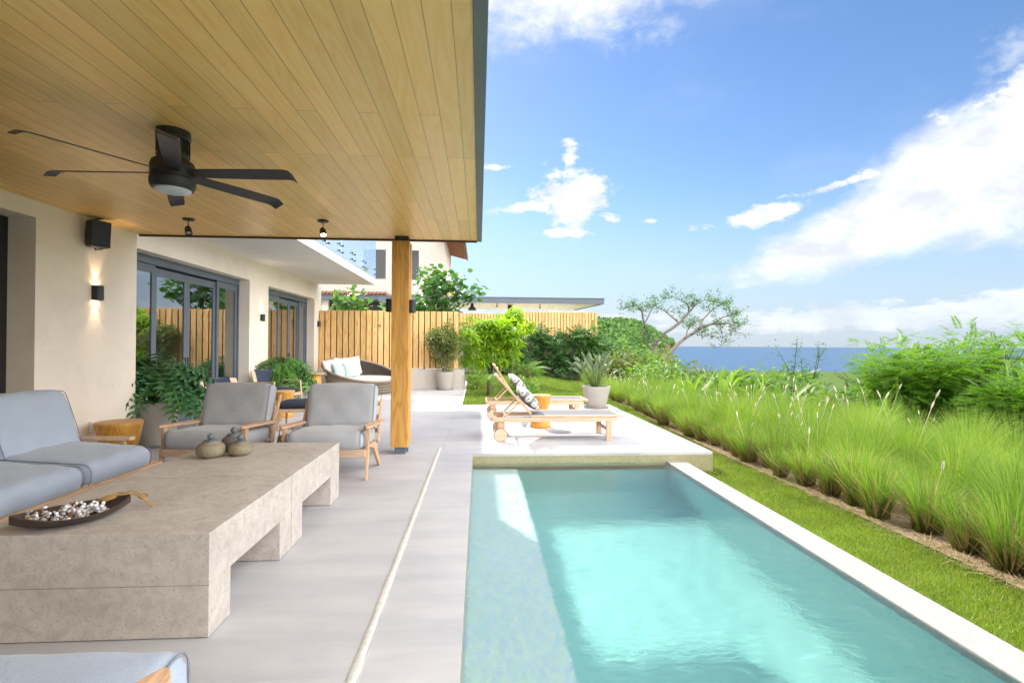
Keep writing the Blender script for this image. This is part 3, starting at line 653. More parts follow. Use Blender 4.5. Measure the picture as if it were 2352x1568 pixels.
fan = thing('ceiling_fan', 'black ceiling fan with six slim blades and a frosted lamp', 'ceiling fan', (-2.0, 3.47, 0))
B().lathe([(0, CZ), (.098, CZ), (.100, CZ-.05), (.096, CZ-.055), (.090, CZ-.06), (.090, CZ-.15), (.096, CZ-.155), (.096, CZ-.165), (.088, CZ-.19), (0, CZ-.19)], 40, (0, 0, 0), 'Z', False).build('canopy', 'black', fan, 'auto')
gb_ = B()
for k in range(20):
    a = 2*math.pi*k/20; gb_.box(-.004, .004, .086, .096, CZ-.15, CZ-.06, Matrix.Rotation(a, 4, 'Z'))
gb_.build('cooling_fins', 'black', fan)
B().lathe([(0, 2.595), (.095, 2.595), (.120, 2.575), (.128, 2.55), (.128, 2.475), (.124, 2.47), (.131, 2.465), (.131, 2.425), (.120, 2.402), (.112, 2.40), (0, 2.40)], 48, (0, 0, 0), 'Z', False).build('motor_housing', 'black', fan, 'auto')
B().lathe([(0, 2.399), (.108, 2.399), (.102, 2.388), (.06, 2.376), (0, 2.372)], 40, (0, 0, 0), 'Z', False).build('lamp_lens', 'lens', fan, True)
for k in range(6):
    a = R(-2+60*k); m3 = Matrix.Rotation(a, 4, 'Z') @ Matrix.Rotation(R(-16), 4, 'X'); vs = []; st = 22
    for i in range(st+1):
        q = i/st; r_ = .11+.68*q; w = .042+.012*math.sin(q*2.2); up = .03*max(0, (q-.93)/.07)**1.5
        tw = .0
        for s_, t_ in ((-1, 0), (1, 0), (1, .006), (-1, .006)):
            p = m3 @ Vector((r_, s_*w*(1 if q < .97 else .9), t_+up*(-1)+.004*math.cos(s_*1.5))); vs.append((p.x, p.y, p.z+2.505))
    fs = [(0, 1, 2, 3), tuple(4*st+i for i in (3, 2, 1, 0))]
    for i in range(st):
        o = 4*i; fs += [(o+j, o+4+j, o+4+(j+1) % 4, o+(j+1) % 4) for j in range(4)]
    B().add(vs, fs).build('blade', 'blade', fan, 'auto')

# ------------------------------------------------------------------ fences and the house next door
def slat_fence(name, label, x0, x1, y, z0, z1, pitch, gap, plinth=None, cap=True):
    t = thing(name, label, 'fence', (0, 0, 0))
    n = int(round((x1-x0)/pitch)); b_ = B(); rs = random.Random(int(y*10))
    for k in range(n):
        a = x0+k*(x1-x0)/n; dzz = rs.uniform(-.006, .006); dy_ = rs.uniform(-.006, .006)
        b_.box(a+gap/2, a+(x1-x0)/n-gap/2, y+dy_, y+.03+dy_, z0+dzz, z1+dzz)
    b_.build('board_panel', 'fence', t, False, .003)
    rl = B().box(x0, x1, y+.04, y+.075, z0+.15, z0+.24).box(x0, x1, y+.04, y+.075, z1-.24, z1-.15)
    rl.build('rail', 'barkd', t)
    for k in range(int((x1-x0)/1.6)+1): xx = min(x0+.05+k*1.6, x1-.09); B().box(xx, xx+.07, y+.082, y+.14, z0-.02, z1-.03).build('post', 'barkd', t)
    B().box(x0, x1, y+.076, y+.080, z0+.01, z1-.02).build('backing', 'brown', t)
    if plinth:
        m_, za, zb_, w = plinth
        B().box(x0-.0, x1+w, y-.07, y+.16, za, zb_).build('plinth', m_, t)
    return t
slat_fence('slat_fence', 'tall timber board fence on a low plastered plinth at the end of the terrace', -5.04, -.64, 16.5, .635, 2.465, .181, .032, ('plaster_n', -.1, .61, .18))
slat_fence('garden_fence', 'short stretch of board fence on a grey wall behind the lime green tree', -1.2, 2.1, 28.0, 2.36, 3.13, .166, .03, ('plaster_g', -.4, 2.33, 0.))
slat_fence('garden_fence', 'long pale board fence above the dark hedge, ending at the view', 2.12, 6.2, 26.5, 1.78, 3.14, .166, .028, ('plaster_g', -.4, 1.75, 0.))

nb = thing('neighbour_house', 'pale two storey house next door rising behind the fence', 'house', (0, 0, 0))
NY = 34.
wb2 = B()
def wall_with_holes(b_, x0, x1, z0, z1, y0, y1, holes):
    xsn = sorted({x0, x1, *[h[0] for h in holes], *[h[1] for h in holes]})
    for a, c in zip(xsn[:-1], xsn[1:]):
        hs_ = [h for h in holes if h[0] <= a and h[1] >= c]; zc = z0
        for h in sorted(hs_, key=lambda q: q[2]): b_.box(a, c, y0, y1, zc, h[2]); zc = h[3]
        b_.box(a, c, y0, y1, zc, z1)
M['shadeg'] = plain('window_blind', (.11, .10, .095), .8)
holes = [(-7.6, -6.12, 5.67, 7.6), (-4.75, -3.97, 5.64, 7.59)]
wall_with_holes(wb2, -16, -2.31, 2.0, 9.4, NY, NY+.3, holes)
wb2.box(-2.61, -2.31, NY+.3, NY+9, 2.0, 9.4)
wb2.build('wall', 'plaster_n', nb)
for h in holes:
    w_ = B().box(h[0], h[0]+.07, NY+.1, NY+.16, h[2], h[3]).box(h[1]-.07, h[1], NY+.1, NY+.16, h[2], h[3]).box(h[0]+.07, h[1]-.07, NY+.1, NY+.16, h[3]-.07, h[3]).box(h[0]+.07, h[1]-.07, NY+.1, NY+.16, h[2], h[2]+.07).build('window', 'metal', nb)
    B().box(h[0]+.07, h[1]-.07, NY+.12, NY+.14, h[2]+.07, h[3]-.07).build('pane', 'glass2', w_)
    B().box(h[0]-.1, h[1]+.1, NY+.6, NY+.65, h[2]-.1, h[3]+.1).build('blind', 'shadeg', w_)
# sloping eave on the seaward side with its purlins
for k in range(9):
    q = k/8.; yk = NY-1.0+q*7.5
    B().bar((-2.35, yk, 8.55), (-1.02, yk, 8.22), .12, .18).build('rafter', 'eave', nb)
B().add([(-2.35, NY-1.4, 8.68), (-.95, NY-1.4, 8.32), (-.95, NY+8, 8.32), (-2.35, NY+8, 8.68), (-2.35, NY-1.4, 8.85), (-.95, NY-1.4, 8.5), (-.95, NY+8, 8.5), (-2.35, NY+8, 8.85)], [(0, 1, 2, 3), (4, 5, 6, 7), (0, 1, 5, 4), (1, 2, 6, 5), (2, 3, 7, 6), (3, 0, 4, 7)]).build('roof', 'tilered', nb)
B().box(-.97, -.93, NY-1.42, NY+8, 8.24, 8.52).build('fascia', 'metal', nb)
B().box(-2.25, -1.62, NY-1, NY+.0, 4.5, 5.45).build('timber_screen', 'fence', nb)
B().add([(-1.2, NY-1.5, 4.42), (-.9, NY-1.5, 4.42), (-.9, NY-1.5, 5.2), (-1.2, NY-1.48, 4.42), (-.9, NY-1.48, 4.42), (-.9, NY-1.48, 5.2)], [(0, 1, 2), (5, 4, 3), (0, 1, 4, 3), (1, 2, 5, 4), (2, 0, 3, 5)]).build('glass_panel', 'railglass', nb)
# lower wing seen over the fence on the left
B().box(-16, -5.9, 32.2, NY, 4.17, 4.52).build('wing_fascia', 'metal', nb)
rf = B()
for k in range(44): rf.lathe([(.0, 32.0), (.11, 32.0), (.11, 34.0), (0, 34.0)], 8, (-15.9+k*.235, 0, 4.56), 'Y', False)
rf.build('wing_tiles', 'tilered', nb, True)
B().box(-16, -6, 33.4, 33.6, 2.0, 4.17).build('wing_opening_shade', plain('shaded_opening', (.06, .05, .045), .8), nb)  # dark sheet, shade inside the open wing is put into its colour
B().box(-11.2, -10.4, 32.9, 33.2, 2, 4.17).box(-9.9, -9.5, 32.9, 33.2, 2, 4.17).build('wing_pillar', 'plaster', nb)
M['pavceil'] = wood('pavilion_ceiling', (.66, .54, .42), (.78, .66, .52), (.84, .74, .60), .35, 'Y', 7., 9., (.14, 1.9), .5)
tag(B().box(-18, 7.6, 28.6, 44, -.6, .35).build('neighbour_terrace', 'white'), None, None, None, 'structure')
pv = thing('neighbour_pavilion', 'flat roofed open pavilion with a dark steel edge next door', 'pavilion', (0, 0, 0))
PYa, PYb = 32., 38.2
pq = [(-6.2, PYa), (7.86, PYa), (7.15, PYb), (-6.2, PYb)]
def slab(poly, z0, z1, name, mat, par): return B().prism(poly, z0, z1, 'Z').build(name, mat, par)
slab([(-6.2, PYa+.08), (7.74, PYa+.08), (7.05, PYb-.05), (-6.2, PYb-.05)], 4.06, 4.09, 'ceiling', 'pavceil', pv)
slab(pq, 4.095, 4.36, 'roof_slab', 'white', pv)
B().box(-6.2, 7.88, PYa-.06, PYa-.001, 4.02, 4.37).box(-6.2, 7.9, PYa-.10, PYa-.061, 4.02, 4.05).box(-6.2, 7.95, PYa-.10, PYa-.061, 4.36, 4.40).build('fascia', 'metal', pv)
B().bar((7.88, PYa-.02, 4.2), (7.18, PYb, 4.2), .05, .35).build('side_fascia', 'metal', pv)
B().box(1.85, 2.25, 33.8, 34.1, 0, 3.72).box(-4.2, -3.9, 33.8, 34.1, 0, 3.9).build('post', 'post', pv)
B().box(1.9, 2.2, 33.85, 34.05, 3.72, 4.06).build('steel_cap', 'black', pv)
B().lathe([(0, 4.06), (.1, 4.06), (.1, 3.9), (.14, 3.86), (.26, 3.7), (.26, 3.62), (0, 3.62)], 16, (-.45, 33.0, 0), 'Z', False).build('fan_hub', 'black', pv, 'auto')
for xq, yq in ((-1.0, 32.9), (1.15, 32.9), (4.0, 33.6)): B().lathe([(0, 4.06), (.08, 4.06), (.08, 4.04), (.015, 4.03), (.015, 3.95), (.05, 3.94), (.05, 3.84), (0, 3.84)], 10, (xq, yq, 0), 'Z', False).build('spotlight', 'black', pv, 'auto')
# ------------------------------------------------------------------ soft furnishings
def cushion_mesh(w, d, h, r=.05, puff=.02, mtx=None, res=.03, wr=.004, seed=0, sag=0.):
    hw = (w/2, d/2, h/2); n = [max(4, int(w/res)), max(4, int(d/res)), max(4, int(h/res))]
    bm = bmesh.new(); rs = random.Random(seed); ph = [rs.uniform(0, 6) for _ in range(6)]
    def mp(p):
        q = [p[i]*hw[i] for i in range(3)]; inn = [max(-hw[i]+r, min(hw[i]-r, q[i])) for i in range(3)]
        dv = Vector([q[i]-inn[i] for i in range(3)])
        if dv.length > 1e-9:
            # move outwards until radius r
            dv = dv.normalized()*r
        v = Vector(inn)+dv
        fx = max(0, 1-(v.x/hw[0])**2); fy = max(0, 1-(v.y/hw[1])**2); fz = max(0, 1-(v.z/hw[2])**2)
        v.z += math.copysign(puff, v.z)*(fx*fy)**.6*(abs(v.z)/hw[2]); v.x += math.copysign(puff*.35, v.x)*fy*fz*(abs(v.x)/hw[0]); v.y += math.copysign(puff*.5, v.y)*fx*fz*(abs(v.y)/hw[1])
        v.z += wr*math.sin(v.x*23+ph[0]+2*math.sin(v.y*7+ph[1]))*math.sin(v.y*17+ph[2])-sag*fx*fy
        v.y += wr*math.sin(v.x*19+ph[3])*math.sin(v.z*15+ph[4])
        return v
    def cosd(a, k): return math.copysign(abs(a)**k, a)
    for ax in range(3):
        o = [i for i in range(3) if i != ax]
        for s in (-1, 1):
            g = []
            for i in range(n[o[0]]+1):
                row = []
                for j in range(n[o[1]]+1):
                    p = [0, 0, 0]; p[ax] = s
                    a = -1+2*i/n[o[0]]; b_ = -1+2*j/n[o[1]]
                    p[o[0]] = math.sin(a*math.pi/2)*.45+a*.55; p[o[1]] = math.sin(b_*math.pi/2)*.45+b_*.55
                    row.append(bm.verts.new(mp(p)))
                g.append(row)
            for i in range(n[o[0]]):
                for j in range(n[o[1]]): bm.faces.new((g[i][j], g[i+1][j], g[i+1][j+1], g[i][j+1]))
    bmesh.ops.remove_doubles(bm, verts=bm.verts, dist=.0008); bmesh.ops.recalc_face_normals(bm, faces=bm.faces)
    if mtx is not None: bm.transform(mtx)
    return bm
def cushion(name, mat, parent, w, d, h, mtx, r=.05, puff=.02, pipe=True, seed=0, wr=.004, sag=0., pr=.0036, res=.03):
    bm = cushion_mesh(w, d, h, r, puff, mtx, res, wr, seed, sag); me = bpy.data.meshes.new(name); bm.to_mesh(me); bm.free(); me.materials.append(M[mat]); me.shade_smooth()
    o = bpy.data.objects.new(name, me); COL.objects.link(o); o.parent = parent
    if pipe:
        k = r*.30; x = w/2-k*.9
        for s in (-1, 1):
            pts = []; a, b_ = d/2-k*.2, h/2-k*.2; rr = r*.9
            for cx_, cz_, a0 in ((a-rr, b_-rr, 0), (-a+rr, b_-rr, 90), (-a+rr, -b_+rr, 180), (a-rr, -b_+rr, 270)):
                for q in range(6):
                    t = R(a0+q*18); pts.append(mtx @ Vector((s*x, cx_+rr*math.cos(t), cz_+rr*math.sin(t))))
            B().tube(pts, pr, 6, True).build('piping', 'pipe', o, True)
    return o
def T(x, y, z): return Matrix.Translation((x, y, z))
def RX(a): return Matrix.Rotation(R(a), 4, 'X')
def RY(a): return Matrix.Rotation(R(a), 4, 'Y')
def RZ(a): return Matrix.Rotation(R(a), 4, 'Z')

# ------------------------------------------------------------------ teak club armchair, faces -Y
def make_armchair(name, label, loc, rz, fab='fabric2', back=0.):
    t = thing(name, label, 'armchair', loc, R(rz), 'cushioned teak armchairs round the stone table')
    cushion('seat_cushion', fab, t, .77, .74, .19, T(0, -.03, .385) @ RX(-3), .07, .018, True, 1)
    cushion('back_cushion', fab, t, .77, .17, .50, T(0, .345, .68) @ RX(-15), .06, .02, True, 2, .005)
    for s in (-1, 1):
        x = s*.425
        # flat tapering arm with rounded nose
        n = 14; vs = []
        top = []
        for i in range(n+1):
            q = i/n; y = -.38+back+(.80-back)*q; w = .040+.016*math.sin(q*math.pi) if q > .09 else .042*math.sqrt(max(.05, q/.09))
            z = .545+.010*math.cos(q*3.0)-.02*q
            for dx_, dz_ in ((-w, 0), (w, 0), (w*.9, -.026), (-w*.9, -.026)): vs.append((x+dx_, y, z+dz_))
        fs = [(0, 1, 2, 3), tuple(4*n+i for i in (3, 2, 1, 0))]
        for i in range(n): fs += [(4*i+j, 4*i+4+j, 4*i+4+(j+1) % 4, 4*i+(j+1) % 4) for j in range(4)]
        B().add(vs, fs).build('armrest', 'teaky', t, 'auto', .004)
        lg = B(); lg.bar((x, -.30+back, .53), (x, -.315+back, .30), .042, .055, (0, 1, 0), .032, .040); lg.bar((x, -.315+back, .31), (x, -.375+back, .0), .040, .052, (0, 1, 0), .022, .028)
        lg.build('front_leg', 'teak', t, False, .006)
        # rear leg splayed backwards, and the upright that carries the back
        B().prism([(-.345, .315), (-.30, .33), (-.05, .27), (.16, .10), (.29, .0), (.325, .0), (.33, .03), (.17, .20), (.08, .30), (.03, .33), (-.345, .345)], x-.016, x+.016, 'X').build('rear_leg', 'teak', t, False, .006)
        B().bar((x, .26, .28), (x, .32, .55), .03, .055, (0, 1, 0)).bar((x, .32, .54), (x, .475, .80), .03, .055, (0, 1, 0), .022, .03).build('back_upright', 'teak', t, False, .006)
    B().box(-.41, .41, -.375, -.345, .235, .315).box(-.41, .41, .27, .30, .22, .29).build('front_rail', 'teakx', t, False, .006)
    sl_ = B()
    for k in range(6): sl_.box(-.40, .40, -.30+.105*k, -.25+.105*k, .265, .283)
    for k in range(3): sl_.bar((-.41, .33+.05*k, .40+.15*k), (.41, .33+.05*k, .40+.15*k), .018, .05)
    sl_.build('slats', 'teakx', t, False, .003)
    return t
make_armchair('armchair', 'grey cushioned teak armchair facing the table, the one right beside the timber post', (-1.575, 5.74, 0), 0)
make_armchair('armchair', 'grey cushioned teak armchair facing the table behind the three stone jars', (-2.80, 5.80, 0), -5)
make_armchair('armchair', 'grey cushioned teak armchair seen from behind, cut off by the bottom edge', (-1.235, 1.22, 0), 180, 'fabric', .20)

# ------------------------------------------------------------------ three seat sofa, faces +X
sf = thing('sofa', 'blue grey three seat sofa on a teak frame against the left side', 'sofa', (-3.42, 3.70, 0), 0)
for k, yc in enumerate((4.475-3.70, 3.685-3.70, 2.895-3.70)):
    cushion('seat_cushion', 'fabric', sf, .765, .86, .19, T(.05, yc, .405) @ RZ(90) @ RX(4), .080, .026, True, 5+k, .005)
    cushion('back_cushion', 'fabric', sf, .765, .17, .54, T(-.30, yc+.02, .70) @ RZ(90) @ RX(-19) @ RZ((-1.5, 1, 0)[k]), .06, .032, True, 8+k, .007)
def rounded_bar(b_, p, q, w, h): b_.bar(p, q, w, h)
B().bar((.475, -1.24, .285), (.475, 1.24, .285), .045, .05).build('front_rail', 'teaky', sf, False, .012)
B().bar((.438, -1.24, .30), (.438, 1.24, .30), .03, .03).bar((-.42, -1.2, .24), (-.42, 1.2, .24), .04, .06).build('under_rail', 'teaky', sf, False, .005)
for yk in (-1.22, -.40, .40, 1.22):
    B().bar((-.42, yk, .25), (.50, yk, .285), .045, .05).build('cross_rail', 'teakx', sf, False, .008)
for sx in (.42, -.38):
    for sy in (-1.15, 1.15): B().bar((sx, sy, .24), (sx*1.04, sy, 0), .05, .045, (0, 1, 0), .032, .032).build('leg', 'teak', sf, False, .006)
for sy in (-1.25, 1.25):
    B().prism([(-.50, sy-.035), (.10, sy-.05), (.235, sy-.04), (.25, sy), (.235, sy+.04), (.10, sy+.05), (-.50, sy+.035)], .505, .535, 'Z').build('armrest', 'teakx', sf, False, .006)
    B().bar((.14, sy, .51), (.20, sy, .29), .045, .035, (0, 1, 0)).build('arm_support', 'teak', sf, False, .006)
    B().bar((-.46, sy, .25), (-.50, sy, .86), .04, .05, (0, 1, 0)).build('back_upright', 'teak', sf, False, .006)
sl_ = B()
for k in range(9): sl_.bar((-.47-.002*k, -1.22+.305*k, .26), (-.62, -1.22+.305*k, .88), .02, .05, (1, 0, 0))
sl_.build('back_slats', 'teak', sf, False, .004)

# ------------------------------------------------------------------ two stone tables end to end
def stone_table(label, y0, y1, la, lb_):
    t = thing('stone_table', label, 'coffee table', (0, 0, 0), 0, 'stone coffee tables placed end to end')
    B().box(-2.37, -1.272, y0, y1, .251, .50).build('tabletop', 'stone', t, False, .003)
    B().box(-2.37, -1.2735, y0+.0015, y0+la, 0.004, .249).build('leg', 'stone', t, False, .003)
    B().box(-2.37, -1.2735, y1-lb_, y1-.0015, 0.004, .249).build('leg', 'stone', t, False, .003)
    return t
stone_table('heavy beige stone table nearest the camera, carrying the dark bowl', 2.53, 3.600, .215, .195)
stone_table('far beige stone table, carrying the three stone jars', 3.613, 4.80, .21, .26)

# jars
def jar(x, y, r, h, label, mat, sq=1.):
    t = thing('stone_jar', label, 'jar', (x, y, .5), 0, 'stone jars on the far table')
    prof = []
    for i in range(15):
        q = -math.pi/2+math.pi*i/14; s_ = math.sin(q); rr = r*max(0, 1-abs(s_)**3.2)**.42*(.93+.07*math.cos(q)); rr = max(rr, r*(.62 if s_ > 0 else .5)); prof.append((rr, .5*h*(1+s_)))
    bm_ = B().lathe(prof, 36, (0, 0, 0), 'Z', True).build('body', mat, t, True)
    me = bm_.data
    for v in me.vertices: v.co.x *= 1+.03*math.sin(v.co.z*30+x*9); v.co.y *= 1+.04*math.cos(v.co.z*22+x)
    B().lathe([(0, h-.004), (r*.52, h-.004), (r*.54, h+.003), (r*.5, h+.010), (.02, h+.011), (0, h+.011)], 30, (0, 0, 0), 'Z', False).sphere((0, 0, h+.038), .026, 16, 10).lathe([(.013, h+.008), (.012, h+.02)], 12, (0, 0, 0), 'Z', False).build('lid', 'lid', t, True)
jar(-2.105, 4.19, .100, .128, 'round speckled stone jar with a slate lid, left and nearest of the three', 'jar')
jar(-1.915, 4.27, .090, .105, 'squat pale speckled stone jar, right of the three', 'jar')
jar(-2.05, 4.45, .092, .135, 'darker grey stone jar standing behind the other two', 'jar2')

# carved bowl with shell strands
bw = thing('wooden_bowl', 'long dark boat shaped wooden bowl full of shell strands on the near table', 'bowl', (-2.025, 2.715, .5015), R(46))
L_, Wd = .235, .165; nu, nv = 30, 12; vs = []; fs = []
def bowlp(u, v, inner):
    # u along the length -1..1, v across -1..1
    w = Wd*(1-abs(u)**2.2)**.85; th = .013 if inner else 0; x = u*L_*(1-.04*inner); y = v*(max(w-th, 0))
    rim = .055+.030*abs(u)**2.5; floor_ = (.0 + .045*abs(u)**3)+(.012 if inner else 0)
    return (x, y, floor_+(rim-floor_)*abs(v)**2.4)
for inner in (0, 1):
    for i in range(nu+1):
        for j in range(nv+1): vs.append(bowlp(-1+2*i/nu, -1+2*j/nv, inner))
S_ = (nu+1)*(nv+1)
for inner in (0, 1):
    o = inner*S_
    for i in range(nu):
        for j in range(nv): a = o+i*(nv+1)+j; fs.append((a, a+1, a+nv+2, a+nv+1) if inner else (a, a+nv+1, a+nv+2, a+1))
for i in range(nu):
    for j in (0, nv): a = i*(nv+1)+j; fs.append((a, a+nv+1, a+nv+1+S_, a+S_))
B().add(vs, fs).build('hull', 'bowl', bw, 'auto')
def strand(name, label, mats, u0, u1, n, seed, rmin, rmax):
    t = thing(name, label, 'shell strand', (-2.025, 2.715, .5015), R(46), 'shell strands in the bowl')
    rs = random.Random(seed); done = []
    for k in range(n*30):
        if len(done) >= n: break
        u = rs.uniform(u0, u1); v = rs.uniform(-.55, .55)*(1-abs(u)**2); r = rs.uniform(rmin, rmax); x, y = u*L_, v*Wd
        z = .018+r
        for (a, b_, c, d) in done:
            dd_ = (a-x)**2+(b_-y)**2
            if dd_ < (d+r)**2: z = max(z, c+math.sqrt((d+r)**2-dd_)*.92)
        if z > .085: continue
        done.append((x, y, z, r))
    for k, m_ in enumerate(mats):
        b_ = B()
        for i, (x, y, z, r) in enumerate(done):
            if i % len(mats) == k:
                if name == 'shell_strand': b_.sphere((x, y, z), r, 7, 5, (rs.uniform(.7, 1.3), rs.uniform(.7, 1.2), rs.uniform(.6, 1.1)))
                else: b_.sphere((x, y, z), r, 9, 6, (1, 1, .9))
        b_.build('shell_pile', m_, t, name != 'shell_strand')['kind'] = 'stuff'
    return t
M['sh1'] = plain('shell_white', (.72, .71, .72), .4, 0, .5, .1, 60.); M['sh2'] = plain('shell_tan', (.46, .36, .29), .5, 0, .5, .3, 80.); M['sh3'] = plain('shell_mauve', (.42, .38, .42), .5, 0, .5, .3, 80.); M['sh4'] = plain('shell_rust', (.34, .15, .07), .5, 0, .5, .4, 60.)
s1 = strand('shell_strand', 'strand of mixed tan and grey shells heaped in the left half of the bowl', ['sh1', 'sh2', 'sh3', 'sh1', 'sh4', 'sh3'], -.72, .12, 150, 4, .006, .010)
s2 = strand('bead_strand', 'strand of round white shells heaped in the right half of the bowl', ['sh1'], .02, .58, 75, 6, .007, .0105)
def rope(t, pts, r=.0045):
    b_ = B(); b_.tube(pts, r, 8); b_.build('cord', 'rope', t, True)
import itertools
def wig(p, q, n, amp, up=0., seed=0):
    rs = random.Random(seed); p = Vector(p); q = Vector(q); o = []
    for i in range(n+1):
        f = i/n; o.append(p.lerp(q, f)+Vector((0, amp*math.sin(f*5+seed), up*math.sin(f*math.pi))))
    return o
rope(s2, wig((.13, .01, .075), (.24, -.02, .093), 12, .006, .012, 1)); rope(s2, wig((.24, -.02, .093), (.315, -.055, .012), 12, .006, .012, 2)); rope(s2, wig((.24, -.015, .092), (.325, -.03, .012), 10, .004, .010, 3))
rope(s2, wig((.12, .035, .075), (.22, .03, .092), 10, .005, .012, 4)); rope(s2, wig((.22, .03, .092), (.30, .02, .05), 10, .006, .02, 5), .004); rope(s2, [(.30+.02*math.cos(a), .03+.015*math.sin(a), .055+.01*math.sin(a)) for a in np.linspace(0, 6, 14)], .004)
B().tube([(.115, .012, .072), (.13, .01, .078), (.155, .006, .084), (.175, .004, .088)], [.006, .011, .011, .006], 10).tube([(.10, .04, .07), (.12, .037, .077), (.145, .034, .084), (.16, .032, .088)], [.006, .011, .011, .006], 10).build('tassel', 'rope', s2, True)
rope(s1, [(-.17+.03*math.cos(a), -.01+.02*math.sin(a), .058+.006*math.sin(a*2)) for a in np.linspace(0, 6.6, 18)], .005)

# ------------------------------------------------------------------ rope-backed lounge chairs and stool
def make_rope_chair(label, loc, rz):
    t = thing('rope_chair', label, 'lounge chair', loc, R(rz), 'rope backed lounge chairs by the glass doors')
    # faces -Y
    n = 12; vs = []
    for i in range(n+1):
        a = -1+2*i/n; x = .36*a; y = .33-.07*a*a
        for dz_, dy_ in ((.44, -.02), (.80, .10)):
            vs.append((x, y+dy_-.012, dz_+.02*(1-a*a))); vs.append((x, y+dy_+.012, dz_+.02*(1-a*a)))
    fs = []
    for i in range(n):
        a = 4*i; b_ = a+4; fs += [(a, b_, b_+2, a+2), (a+1, a+3, b_+3, b_+1), (a+2, b_+2, b_+3, a+3), (a, a+1, b_+1, b_)]
    fs += [(0, 2, 3, 1), (4*n, 4*n+1, 4*n+3, 4*n+2)]
    B().add(vs, fs).build('back_shell', 'teakx', t, 'auto', .008)
    rp = B(); k = 46
    for i in range(k):
        a = -.66+1.32*i/(k-1); x = .36*a; y = .33-.07*a*a
        rp.tube([(x, y-.040, .45), (x, y-.022+.03, .62), (x, y+.078, .80), (x, y+.105, .826), (x, y+.128, .80)], .0066, 5, False)
    rp.build('rope_back', 'ropeb', t, True)
    for s in (-1, 1):
        x = s*.35
        B().bar((x, -.34, .585), (x, .36, .56), .05, .026, (0, 0, 1)).build('armrest', 'teaky', t, False, .008)
        B().bar((x, -.32, .58), (x*1.04, -.38, 0), .04, .03, (0, 1, 0), .026, .024).build('leg', 'teak', t, False, .008)
        B().bar((x, .36, .57), (x*1.04, .46, 0), .04, .03, (0, 1, 0), .026, .024).build('leg', 'teak', t, False, .008)
    B().box(-.35, .35, -.35, -.32, .27, .33).box(-.35, .35, .33, .36, .25, .31).box(-.365, -.335, -.34, .36, .26, .32).box(.335, .365, -.34, .36, .26, .32).build('seat_frame', 'teakx', t, False, .008)
    cushion('seat_cushion', 'seatdark', t, .64, .66, .10, T(0, .0, .365) @ RX(-3), .04, .02, False, 3)
make_rope_chair('rope backed teak lounge chair, the near one behind the large potted philodendron', (-4.02, 8.75, 0), 68)
make_rope_chair('rope backed teak lounge chair, the far one in front of the second green plant', (-4.42, 11.55, 0), 62)
st = thing('footstool', 'teak footstool with a dark cushion between the two grey armchairs', 'footstool', (-2.95, 8.75, 0), R(6))
cushion('cushion', 'seatdark', st, .60, .50, .10, T(0, 0, .40), .045, .03, False, 4)
B().box(-.30, .30, -.26, -.235, .29, .345).box(-.30, .30, .235, .26, .29, .345).box(-.30, -.275, -.235, .235, .29, .345).box(.275, .30, -.235, .235, .29, .345).build('frame', 'teakx', st, False, .006)
for sx in (-.28, .28):
    for sy in (-.235, .235): B().bar((sx, sy, .34), (sx*1.05, sy*1.08, 0), .036, .036, (0, 1, 0), .024, .024).build('leg', 'teak', st, False, .006)
def wicker_basket(label, loc, r, h):
    t = thing('wicker_lantern', label, 'lantern', loc, 0, 'wicker lanterns beside the armchairs')
    b_ = B(); n = 22
    for k in range(n):
        for dr in (1, -1):
            pts = []
            for i in range(9):
                q = i/8; a = 2*math.pi*k/n+dr*q*1.2; rr = r*(.78+.25*math.sin(q*math.pi)); pts.append((rr*math.cos(a), rr*math.sin(a), .01+h*q))
            b_.tube(pts, .0045, 5)
    for z, rr in ((.012, r*.8), (h, r*.8), (h*.5, r*1.03)): b_.tube([(rr*math.cos(a), rr*math.sin(a), z) for a in np.linspace(0, 2*math.pi, 24, endpoint=False)], .008, 6, True)
    b_.build('weave', 'rope', t, True)
    B().tube([(r*.8*math.cos(a), 0, h+.13*math.sin(a)) for a in np.linspace(0, math.pi, 12)], .006, 6).build('handle', 'rope', t, True)
    B().lathe([(0, .02), (.05, .02), (.05, .16), (0, .16)], 16, (0, 0, 0), 'Z', False).build('candle', 'cream', t, 'auto')
wicker_basket('small wicker lantern on the floor between the two grey armchairs', (-2.22, 6.10, 0), .105, .33)
wicker_basket('wider wicker lantern half hidden behind the right grey armchair', (-2.18, 7.10, 0), .13, .40)

# ------------------------------------------------------------------ drum stools, pedestal table
def hourglass(label, loc, rt, rw_, rb_, h, zw=.52):
    t = thing('drum_stool', label, 'stool', loc, 0, 'orange timber drum stools')
    prof = [(0, 0), (rb_*.96, 0), (rb_, .012)]
    for i in range(1, 9): q = i/8; prof.append((rb_+(rw_-rb_)*q**1.5, .012+(h*zw-.012)*q))
    prof += [(rw_*.98, h*zw+.004)]
    for i in range(1, 9): q = i/8; prof.append((rw_+(rt-rw_)*q, h*zw+.004+(h-.016-h*zw)*q))
    prof += [(rt*.985, h-.004)]
    B().lathe(prof, 48, (0, 0, 0), 'Z', False).build('body', 'drum', t, 'auto')
    B().lathe([(0, h-.003), (rt*.985, h-.003), (rt*.975, h+.001), (0, h+.001)], 48, (0, 0, 0), 'Z', False).build('top', 'drumtop', t, 'auto')
hourglass('orange timber drum stool between the sofa arm and the big potted plant', (-3.99, 5.98, 0), .225, .165, .20, .525, .38)
hourglass('orange timber drum stool standing between the two sun loungers', (1.06, 8.75, 0), .185, .12, .178, .55, .47)
hourglass('orange timber drum stool half hidden behind the left grey armchair', (-3.72, 10.1, 0), .19, .13, .18, .50, .45)
pt = thing('pedestal_table', 'round orange timber pedestal table beside the wicker daybed', 'side table', (-4.12, 13.2, 0))
